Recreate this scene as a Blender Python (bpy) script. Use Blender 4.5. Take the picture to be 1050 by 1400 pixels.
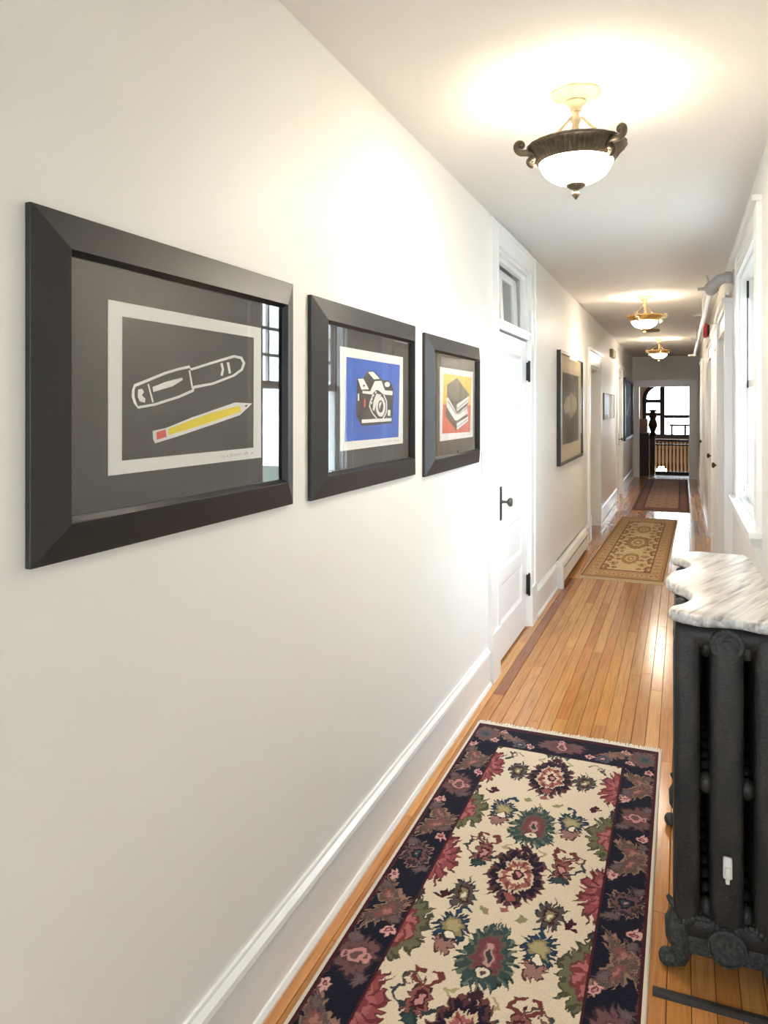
import bpy, bmesh, math, random
import numpy as np
from mathutils import Vector, Matrix

for o in list(bpy.data.objects):
    bpy.data.objects.remove(o, do_unlink=True)
S = bpy.context.scene
C = S.collection
PI = math.pi

# ------------------------------------------------------------------ camera
CAM_H = 1.52
cam_d = bpy.data.cameras.new('camera')
cam = bpy.data.objects.new('camera', cam_d)
C.objects.link(cam)
cam_d.sensor_fit = 'HORIZONTAL'
cam_d.sensor_width = 36.0
cam_d.lens = 36.0 * 1011 / 1050
cam_d.shift_y = -144 / 1050
cam_d.clip_start = 0.02
cam_d.clip_end = 200
cam.location = (0, 0, CAM_H)
cam.rotation_euler = (PI / 2, 0, math.atan(407 / 1011))
S.camera = cam

# ------------------------------------------------------------------ world, daylight, exposure
w = bpy.data.worlds.new('sky')
S.world = w
w.use_nodes = True
bg = w.node_tree.nodes['Background']
bg.inputs['Color'].default_value = (0.78, 0.89, 1.0, 1)
SKY = 5.2
bg.inputs['Strength'].default_value = SKY
S.view_settings.view_transform = 'Standard'
S.view_settings.look = 'None'
S.view_settings.exposure = 1.82
S.view_settings.gamma = 1.0
S.view_settings.use_curve_mapping = False
LAMP_W = 0.5
BOWL_E = 29.0

def portal(name, loc, rot, sx, sy):
    d = bpy.data.lights.new(name, 'AREA')
    d.shape = 'RECTANGLE'; d.size = sx; d.size_y = sy
    d.cycles.is_portal = True
    o = bpy.data.objects.new(name, d); C.objects.link(o)
    o.location = loc; o.rotation_euler = rot
portal('window_side', (0.44, 4.255, 1.63), (0, PI / 2, 0), 1.3, 1.15)
portal('window_back_offscreen', (-0.333, -2.64, 1.45), (PI / 2, 0, 0), 1.0, 1.9)
portal('window_stair_hall', (0.1, 21.25, 1.5), (-PI / 2, 0, 0), 3.0, 2.0)

# ------------------------------------------------------------------ sizes
XL, XR, H, YB, YE = -0.986, 0.32, 2.59, -2.5, 16.8     # left wall, right wall, ceiling, back and far ends

# ------------------------------------------------------------------ materials
def lin(r, g, b):
    f = lambda c: (c / 255 / 12.92) if c / 255 <= 0.04045 else ((c / 255 + 0.055) / 1.055) ** 2.4
    return (f(r), f(g), f(b), 1.0)
MATS = {}
def mat(name, col, rough=0.5, metal=0.0, spec=0.5, noise=None, bump=None, emit=None, coat=0.0):
    """noise = (scale, amount, second colour, stretch); bump = (scale, strength)"""
    m = bpy.data.materials.new(name); m.use_nodes = True
    nt = m.node_tree; b = nt.nodes['Principled BSDF']
    b.inputs['Base Color'].default_value = col
    b.inputs['Roughness'].default_value = rough
    b.inputs['Metallic'].default_value = metal
    b.inputs['Specular IOR Level'].default_value = spec
    b.inputs['Coat Weight'].default_value = coat
    tc = nt.nodes.new('ShaderNodeTexCoord')
    if noise:
        mp = nt.nodes.new('ShaderNodeMapping'); mp.inputs['Scale'].default_value = noise[3] if len(noise) > 3 else (1, 1, 1)
        n = nt.nodes.new('ShaderNodeTexNoise'); n.inputs['Scale'].default_value = noise[0]; n.inputs['Detail'].default_value = 6
        r = nt.nodes.new('ShaderNodeValToRGB'); r.color_ramp.elements[0].position = 0.38; r.color_ramp.elements[1].position = 0.68
        mx = nt.nodes.new('ShaderNodeMix'); mx.data_type = 'RGBA'
        ml = nt.nodes.new('ShaderNodeMath'); ml.operation = 'MULTIPLY'; ml.inputs[1].default_value = noise[1]
        nt.links.new(tc.outputs['Object'], mp.inputs['Vector']); nt.links.new(mp.outputs[0], n.inputs['Vector'])
        nt.links.new(n.outputs['Fac'], r.inputs[0]); nt.links.new(r.outputs[0], ml.inputs[0]); nt.links.new(ml.outputs[0], mx.inputs[0])
        mx.inputs[6].default_value = col; mx.inputs[7].default_value = noise[2]
        nt.links.new(mx.outputs[2], b.inputs['Base Color'])
    if bump:
        n = nt.nodes.new('ShaderNodeTexNoise'); n.inputs['Scale'].default_value = bump[0]; n.inputs['Detail'].default_value = 4
        bp = nt.nodes.new('ShaderNodeBump'); bp.inputs['Strength'].default_value = bump[1]; bp.inputs['Distance'].default_value = 0.002
        nt.links.new(tc.outputs['Object'], n.inputs['Vector']); nt.links.new(n.outputs['Fac'], bp.inputs['Height'])
        nt.links.new(bp.outputs[0], b.inputs['Normal'])
    if emit:
        b.inputs['Emission Color'].default_value = emit[0]; b.inputs['Emission Strength'].default_value = emit[1]
    MATS[name] = m
    return m

mat('wall_paint', lin(240, 238, 233), 0.48, spec=0.3, bump=(60, 0.04), noise=(1.5, 0.25, lin(233, 229, 222)))
mat('ceiling_paint', lin(233, 230, 226), 0.7, spec=0.2, bump=(45, 0.05))
mat('trim_paint', lin(243, 242, 240), 0.28, spec=0.45, bump=(30, 0.02))
mat('frame_black', lin(32, 30, 30), 0.46, spec=0.6, noise=(200, 0.3, lin(42, 39, 38)), bump=(350, 0.1))
mat('frame_sight', lin(20, 20, 24), 0.35, spec=0.5, bump=(200, 0.05))
mat('thin_frame', lin(26, 20, 20), 0.3, spec=0.5, noise=(60, 0.3, lin(40, 30, 28)))
mat('mat_board', lin(58, 54, 50), 0.9, spec=0.1, noise=(300, 0.3, lin(66, 62, 58)))
mat('cream_mat', lin(214, 200, 172), 0.9, spec=0.1, noise=(100, 0.3, lin(206, 190, 162)))
mat('paper', lin(246, 246, 244), 0.85, spec=0.1, noise=(120, 0.2, lin(240, 240, 238)))
INK = {'white': (246, 246, 244), 'ink': (52, 49, 46), 'yellow': (246, 226, 40), 'red': (226, 84, 66), 'grey': (170, 168, 168),
       'blue': (52, 100, 205), 'yellow2': (244, 206, 58), 'red2': (222, 88, 66), 'brown': (78, 66, 52), 'brown2': (104, 90, 72)}
for k, v in INK.items():
    mat('ink_' + k, lin(*v), 0.8, spec=0.1, noise=(150, 0.15, lin(*[min(255, c + 14) for c in v])))
mat('dark_bronze', lin(84, 74, 60), 0.45, metal=0.6, noise=(40, 0.4, lin(126, 112, 90)))
mat('aged_white_metal', lin(200, 188, 160), 0.5, metal=0.15, noise=(40, 0.5, lin(140, 118, 84)))
mat('brass', lin(176, 140, 78), 0.35, metal=0.8, noise=(40, 0.4, lin(205, 180, 130)))
mat('antique_brass', lin(92, 66, 40), 0.35, metal=0.8, noise=(60, 0.4, lin(130, 96, 58)))
mat('black_iron', lin(34, 34, 36), 0.4, metal=0.5, noise=(60, 0.4, lin(60, 58, 56)))
mat('bowl_glass', lin(250, 240, 220), 0.4, noise=(14, 0.3, lin(240, 222, 190)), emit=((1.0, 0.90, 0.74, 1), BOWL_E))
mat('cast_iron', lin(28, 30, 29), 0.5, spec=0.4, noise=(26, 0.8, lin(56, 49, 44), (1, 1, 0.3)), bump=(140, 0.9))
mat('cast_iron_dusty', lin(44, 46, 45), 0.65, spec=0.3, noise=(120, 0.7, lin(84, 86, 80)), bump=(160, 1.0))
mat('white_plastic', lin(232, 228, 220), 0.4, noise=(50, 0.2, lin(214, 206, 194)))
mat('grey_paint', lin(176, 172, 168), 0.45, noise=(30, 0.3, lin(160, 156, 152)))
mat('red_plastic', lin(190, 24, 34), 0.35, noise=(50, 0.3, lin(214, 60, 66)))
mat('dark_plastic', lin(48, 22, 24), 0.4, noise=(50, 0.3, lin(60, 30, 30)))
mat('tan_plastic', lin(170, 148, 112), 0.5, noise=(50, 0.3, lin(150, 128, 96)))
mat('heater_enamel', lin(236, 232, 224), 0.35, noise=(20, 0.2, lin(226, 220, 210)))
mat('slot_dark', lin(40, 36, 34), 0.7, noise=(20, 0.3, lin(60, 54, 50)))
mat('subfloor', lin(70, 40, 20), 0.8, noise=(10, 0.4, lin(50, 28, 14)))
mat('rug_cream', lin(226, 214, 196), 0.95, spec=0.05, noise=(250, 0.4, lin(206, 192, 172)), bump=(400, 0.6))
mat('dark_wood', lin(30, 18, 16), 0.45, spec=0.3, noise=(8, 0.6, lin(50, 30, 24), (8, 8, 1)))
mat('polished_dark_wood', lin(30, 18, 16), 0.15, spec=0.5, noise=(8, 0.6, lin(50, 30, 24), (8, 8, 1)))
mat('brown_wood', lin(120, 70, 44), 0.4, noise=(8, 0.6, lin(150, 96, 62), (8, 8, 1)))
mat('stair_hall_wall', lin(190, 165, 140), 0.6, noise=(3, 0.3, lin(180, 152, 126)))
mat('house_siding', lin(214, 216, 220), 0.7, noise=(3, 0.3, lin(200, 204, 210)))
mat('house_window', lin(110, 118, 130), 0.2, noise=(2, 0.4, lin(80, 88, 100)))
mat('outside_ground', lin(120, 124, 108), 0.9, noise=(0.4, 0.5, lin(96, 100, 84)))
mat('sash_chain', lin(60, 54, 60), 0.4, metal=0.6, noise=(300, 0.5, lin(110, 104, 110)))

def thin_glass(name, tint=(1, 1, 1, 1), ior=1.5, rough=0.0, power=5.0):
    m = bpy.data.materials.new(name); m.use_nodes = True
    nt = m.node_tree; nt.nodes.clear()
    out = nt.nodes.new('ShaderNodeOutputMaterial'); mx = nt.nodes.new('ShaderNodeMixShader')
    lw = nt.nodes.new('ShaderNodeLayerWeight'); lw.inputs['Blend'].default_value = 0.5
    pw = nt.nodes.new('ShaderNodeMath'); pw.operation = 'POWER'; pw.inputs[1].default_value = power
    f0 = ((ior - 1) / (ior + 1)) ** 2
    fr = nt.nodes.new('ShaderNodeMath'); fr.operation = 'MULTIPLY_ADD'; fr.inputs[1].default_value = 1 - f0; fr.inputs[2].default_value = f0
    nt.links.new(lw.outputs['Facing'], pw.inputs[0]); nt.links.new(pw.outputs[0], fr.inputs[0])
    t = nt.nodes.new('ShaderNodeBsdfTransparent'); t.inputs[0].default_value = tint
    g = nt.nodes.new('ShaderNodeBsdfGlossy'); g.inputs['Roughness'].default_value = rough
    nt.links.new(fr.outputs[0], mx.inputs[0]); nt.links.new(t.outputs[0], mx.inputs[1]); nt.links.new(g.outputs[0], mx.inputs[2])
    nt.links.new(mx.outputs[0], out.inputs[0]); MATS[name] = m
thin_glass('picture_glass', ior=1.62, rough=0.01)
thin_glass('acrylic_sheet', ior=1.25, rough=0.02, power=7.0)
thin_glass('window_glass', (0.96, 0.98, 0.98, 1))
thin_glass('transom_glass', (0.93, 0.95, 0.93, 1))

def wood_floor_material():
    m = bpy.data.materials.new('oak_plank'); m.use_nodes = True
    nt = m.node_tree; b = nt.nodes['Principled BSDF']
    oi = nt.nodes.new('ShaderNodeObjectInfo'); tc = nt.nodes.new('ShaderNodeTexCoord')
    mp = nt.nodes.new('ShaderNodeMapping'); mp.inputs['Scale'].default_value = (26, 1.4, 1)
    add = nt.nodes.new('ShaderNodeVectorMath'); add.operation = 'ADD'
    cmb = nt.nodes.new('ShaderNodeCombineXYZ')
    k = nt.nodes.new('ShaderNodeMath'); k.operation = 'MULTIPLY'; k.inputs[1].default_value = 60
    nt.links.new(oi.outputs['Random'], k.inputs[0]); nt.links.new(k.outputs[0], cmb.inputs[0]); nt.links.new(k.outputs[0], cmb.inputs[1])
    nt.links.new(tc.outputs['Object'], add.inputs[0]); nt.links.new(cmb.outputs[0], add.inputs[1]); nt.links.new(add.outputs[0], mp.inputs['Vector'])
    n = nt.nodes.new('ShaderNodeTexNoise'); n.inputs['Scale'].default_value = 3.0; n.inputs['Detail'].default_value = 8; n.inputs['Distortion'].default_value = 0.6
    nt.links.new(mp.outputs[0], n.inputs['Vector'])
    r1 = nt.nodes.new('ShaderNodeValToRGB')
    e = r1.color_ramp.elements
    e[0].position = 0.0; e[0].color = lin(188, 124, 64)
    e[1].position = 1.0; e[1].color = lin(217, 158, 94)
    x = r1.color_ramp.elements.new(0.5); x.color = lin(205, 143, 79)
    nt.links.new(oi.outputs['Random'], r1.inputs[0])
    mul = nt.nodes.new('ShaderNodeMix'); mul.data_type = 'RGBA'; mul.blend_type = 'MULTIPLY'
    r2 = nt.nodes.new('ShaderNodeValToRGB')
    r2.color_ramp.elements[0].position = 0.3; r2.color_ramp.elements[0].color = (0.70, 0.62, 0.54, 1)
    r2.color_ramp.elements[1].position = 0.6; r2.color_ramp.elements[1].color = (1, 1, 1, 1)
    nt.links.new(n.outputs['Fac'], r2.inputs[0]); mul.inputs[0].default_value = 0.8
    nt.links.new(r1.outputs[0], mul.inputs[6]); nt.links.new(r2.outputs[0], mul.inputs[7])
    mul2 = nt.nodes.new('ShaderNodeMix'); mul2.data_type = 'RGBA'; mul2.blend_type = 'MULTIPLY'; mul2.inputs[0].default_value = 1
    nt.links.new(mul.outputs[2], mul2.inputs[6]); nt.links.new(oi.outputs['Color'], mul2.inputs[7])
    nt.links.new(mul2.outputs[2], b.inputs['Base Color'])
    b.inputs['Roughness'].default_value = 0.17
    b.inputs['Specular IOR Level'].default_value = 0.5
    bp = nt.nodes.new('ShaderNodeBump'); bp.inputs['Strength'].default_value = 0.06; bp.inputs['Distance'].default_value = 0.001
    nt.links.new(n.outputs['Fac'], bp.inputs['Height']); nt.links.new(bp.outputs[0], b.inputs['Normal'])
    MATS['oak_plank'] = m
wood_floor_material()

def marble_material():
    m = bpy.data.materials.new('marble'); m.use_nodes = True
    nt = m.node_tree; b = nt.nodes['Principled BSDF']
    tc = nt.nodes.new('ShaderNodeTexCoord'); m0 = nt.nodes.new('ShaderNodeMapping'); mp = nt.nodes.new('ShaderNodeMapping')
    m0.inputs['Rotation'].default_value = (0, 0, math.radians(-68)); mp.inputs['Scale'].default_value = (3.2, 40, 40)
    n = nt.nodes.new('ShaderNodeTexNoise'); n.inputs['Scale'].default_value = 1.5; n.inputs['Detail'].default_value = 7; n.inputs['Distortion'].default_value = 0.5
    nt.links.new(tc.outputs['Object'], m0.inputs[0]); nt.links.new(m0.outputs[0], mp.inputs[0]); nt.links.new(mp.outputs[0], n.inputs['Vector'])
    r = nt.nodes.new('ShaderNodeValToRGB'); e = r.color_ramp.elements
    e[0].position = 0.30; e[0].color = lin(120, 116, 114)
    e[1].position = 0.62; e[1].color = lin(214, 211, 206)
    x = e.new(0.46); x.color = lin(186, 182, 178)
    nt.links.new(n.outputs['Fac'], r.inputs[0]); nt.links.new(r.outputs[0], b.inputs['Base Color'])
    b.inputs['Roughness'].default_value = 0.3
    MATS['marble'] = m
marble_material()

def pile_material():
    m = bpy.data.materials.new('rug_pile'); m.use_nodes = True
    nt = m.node_tree; b = nt.nodes['Principled BSDF']
    a = nt.nodes.new('ShaderNodeAttribute'); a.attribute_name = 'yarn'
    tc = nt.nodes.new('ShaderNodeTexCoord')
    n = nt.nodes.new('ShaderNodeTexNoise'); n.inputs['Scale'].default_value = 220; n.inputs['Detail'].default_value = 3
    r = nt.nodes.new('ShaderNodeValToRGB'); r.color_ramp.elements[0].color = (0.72, 0.72, 0.72, 1); r.color_ramp.elements[1].color = (1.15, 1.15, 1.15, 1)
    mx = nt.nodes.new('ShaderNodeMix'); mx.data_type = 'RGBA'; mx.blend_type = 'MULTIPLY'; mx.inputs[0].default_value = 1
    nt.links.new(tc.outputs['Object'], n.inputs['Vector']); nt.links.new(n.outputs['Fac'], r.inputs[0])
    nt.links.new(a.outputs['Color'], mx.inputs[6]); nt.links.new(r.outputs[0], mx.inputs[7]); nt.links.new(mx.outputs[2], b.inputs['Base Color'])
    b.inputs['Roughness'].default_value = 1.0; b.inputs['Specular IOR Level'].default_value = 0.05
    b.inputs['Sheen Weight'].default_value = 0.1
    bp = nt.nodes.new('ShaderNodeBump'); bp.inputs['Strength'].default_value = 0.5; bp.inputs['Distance'].default_value = 0.002
    nt.links.new(n.outputs['Fac'], bp.inputs['Height']); nt.links.new(bp.outputs[0], b.inputs['Normal'])
    MATS['rug_pile'] = m
pile_material()

def litho_material(name, dark, light, seed):
    m = bpy.data.materials.new(name); m.use_nodes = True
    nt = m.node_tree; b = nt.nodes['Principled BSDF']
    tc = nt.nodes.new('ShaderNodeTexCoord'); mp = nt.nodes.new('ShaderNodeMapping'); mp.inputs['Location'].default_value = (seed, seed, seed)
    n = nt.nodes.new('ShaderNodeTexNoise'); n.inputs['Scale'].default_value = 3.2; n.inputs['Detail'].default_value = 9
    r = nt.nodes.new('ShaderNodeValToRGB'); r.color_ramp.elements[0].position = 0.42; r.color_ramp.elements[1].position = 0.66
    r.color_ramp.elements[0].color = dark; r.color_ramp.elements[1].color = light
    nt.links.new(tc.outputs['Object'], mp.inputs[0]); nt.links.new(mp.outputs[0], n.inputs['Vector']); nt.links.new(n.outputs['Fac'], r.inputs[0])
    nt.links.new(r.outputs[0], b.inputs['Base Color']); b.inputs['Roughness'].default_value = 0.8
    MATS[name] = m
litho_material('etching_grey', lin(74, 70, 66), lin(120, 112, 100), 1.3)
litho_material('etching_pale', lin(150, 142, 124), lin(190, 180, 158), 4.1)
litho_material('dark_print', lin(40, 44, 58), lin(104, 110, 124), 7.7)

# ------------------------------------------------------------------ mesh helpers
def world_loc(o):
    v = Vector((0, 0, 0))
    while o is not None:
        v += o.location; o = o.parent
    return v

class MB:
    def __init__(self): self.v = []; self.f = []
    def add(self, vs, fs):
        n = len(self.v); self.v += [tuple(p) for p in vs]; self.f += [tuple(i + n for i in f) for f in fs]; return self
    def box(self, x0, x1, y0, y1, z0, z1, bev=0.0):
        x0, x1 = min(x0, x1), max(x0, x1); y0, y1 = min(y0, y1), max(y0, y1); z0, z1 = min(z0, z1), max(z0, z1)
        if bev <= 0:
            return self.add([(x0, y0, z0), (x1, y0, z0), (x1, y1, z0), (x0, y1, z0), (x0, y0, z1), (x1, y0, z1), (x1, y1, z1), (x0, y1, z1)],
                            [(0, 3, 2, 1), (4, 5, 6, 7), (0, 1, 5, 4), (1, 2, 6, 5), (2, 3, 7, 6), (3, 0, 4, 7)])
        bm = bmesh.new(); bmesh.ops.create_cube(bm, size=1)
        for v in bm.verts:
            v.co = Vector(((x0 + x1) / 2 + v.co.x * (x1 - x0), (y0 + y1) / 2 + v.co.y * (y1 - y0), (z0 + z1) / 2 + v.co.z * (z1 - z0)))
        bmesh.ops.bevel(bm, geom=list(bm.edges), offset=bev, segments=2, profile=0.5, affect='EDGES')
        return self.bm(bm)
    def bm(self, bm):
        bm.verts.index_update()
        self.add([v.co[:] for v in bm.verts], [[v.index for v in f.verts] for f in bm.faces]); bm.free(); return self
    def prism(self, poly, axis, a, b):
        """poly in the two axes other than `axis` (cyclic order y,z / z,x->x,z / x,y), extruded from a to b"""
        def P(p, t):
            return {'x': (t, p[0], p[1]), 'y': (p[0], t, p[1]), 'z': (p[0], p[1], t)}[axis]
        n = len(poly)
        vs = [P(p, a) for p in poly] + [P(p, b) for p in poly]
        fs = [tuple(range(n)), tuple(range(2 * n - 1, n - 1, -1))] + [(i, i + n, (i + 1) % n + n, (i + 1) % n) for i in range(n)]
        return self.add(vs, fs)
    def lathe(self, prof, n=32, c=(0, 0, 0), axis='z', mod=None, close=False):
        """prof = [(r, h)]; mod(theta, i) scales r"""
        vs = []
        for i, (r, h) in enumerate(prof):
            for k in range(n):
                t = 2 * PI * k / n; rr = r * (mod(t, i) if mod else 1)
                p = {'z': (rr * math.cos(t), rr * math.sin(t), h), 'y': (rr * math.cos(t), h, rr * math.sin(t)), 'x': (h, rr * math.cos(t), rr * math.sin(t))}[axis]
                vs.append((c[0] + p[0], c[1] + p[1], c[2] + p[2]))
        m = len(prof); fs = []
        for i in range(m - 1):
            for k in range(n):
                fs.append((i * n + k, i * n + (k + 1) % n, (i + 1) * n + (k + 1) % n, (i + 1) * n + k))
        if prof[0][0] > 1e-4: fs.append(tuple(range(n - 1, -1, -1)))
        if prof[-1][0] > 1e-4: fs.append(tuple((m - 1) * n + k for k in range(n)))
        if close == 'open': fs = fs[:(m - 1) * n]
        return self.add(vs, fs)
    def tube(self, path, r, n=10, ell=None):
        """r a number or list; round tube along path"""
        pts = [Vector(p) for p in path]; m = len(pts); rs = r if isinstance(r, (list, tuple)) else [r] * m
        vs = []; up = None
        for i, p in enumerate(pts):
            d = (pts[min(i + 1, m - 1)] - pts[max(i - 1, 0)]).normalized()
            if up is None:
                up = Vector((0, 0, 1)) if abs(d.z) < 0.9 else Vector((1, 0, 0))
            s = d.cross(up).normalized(); up = s.cross(d).normalized()
            for k in range(n):
                t = 2 * PI * k / n; q = p + (s * math.cos(t) + up * math.sin(t)) * rs[i]
                vs.append(q[:])
        fs = [(i * n + k, i * n + (k + 1) % n, (i + 1) * n + (k + 1) % n, (i + 1) * n + k) for i in range(m - 1) for k in range(n)]
        fs += [tuple(range(n - 1, -1, -1)), tuple((m - 1) * n + k for k in range(n))]
        return self.add(vs, fs)
    def ball(self, c, r, n=12, m=8, sc=(1, 1, 1)):
        prof = [(max(1e-5, math.sin(PI * i / m)) * r, -math.cos(PI * i / m) * r) for i in range(m + 1)]
        b = MB().lathe(prof, n)
        return self.add([(c[0] + x * sc[0], c[1] + y * sc[1], c[2] + z * sc[2]) for x, y, z in b.v], b.f)
    def build(self, name, m, parent=None, local=False, smooth=False, origin=None):
        off = Vector((0, 0, 0))
        if parent is not None and not local: off = world_loc(parent)
        elif parent is None:
            if origin is None:
                xs = [p[0] for p in self.v]; ys = [p[1] for p in self.v]; zs = [p[2] for p in self.v]
                off = Vector(((min(xs) + max(xs)) / 2, (min(ys) + max(ys)) / 2, min(zs)))
            else: off = Vector(origin)
        me = bpy.data.meshes.new(name)
        me.from_pydata([(p[0] - off.x, p[1] - off.y, p[2] - off.z) for p in self.v], [], self.f)
        bm = bmesh.new(); bm.from_mesh(me); bmesh.ops.recalc_face_normals(bm, faces=bm.faces); bm.to_mesh(me); bm.free()
        me.materials.append(MATS[m])
        if smooth:
            me.polygons.foreach_set('use_smooth', [True] * len(me.polygons))
            try: me.set_sharp_from_angle(angle=math.radians(40))
            except Exception: pass
        me.update()
        o = bpy.data.objects.new(name, me); C.objects.link(o)
        if parent is not None: o.parent = parent
        else: o.location = off
        return o

def tag(o, label, cat=None, group=None, kind=None):
    o['label'] = label
    if cat: o['category'] = cat
    if group: o['group'] = group
    if kind: o['kind'] = kind
    return o
def empty(name, loc, label=None, cat=None, group=None, kind=None, rz=0):
    o = bpy.data.objects.new(name, None); C.objects.link(o); o.location = loc; o.rotation_euler = (0, 0, rz)
    o.empty_display_size = 0.1
    if label: tag(o, label, cat, group, kind)
    return o
def copy_tree(o, parent=None):
    c = o.copy(); C.objects.link(c); c.parent = parent
    for ch in [x for x in bpy.data.objects if x.parent == o]: copy_tree(ch, c)
    return c
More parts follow.
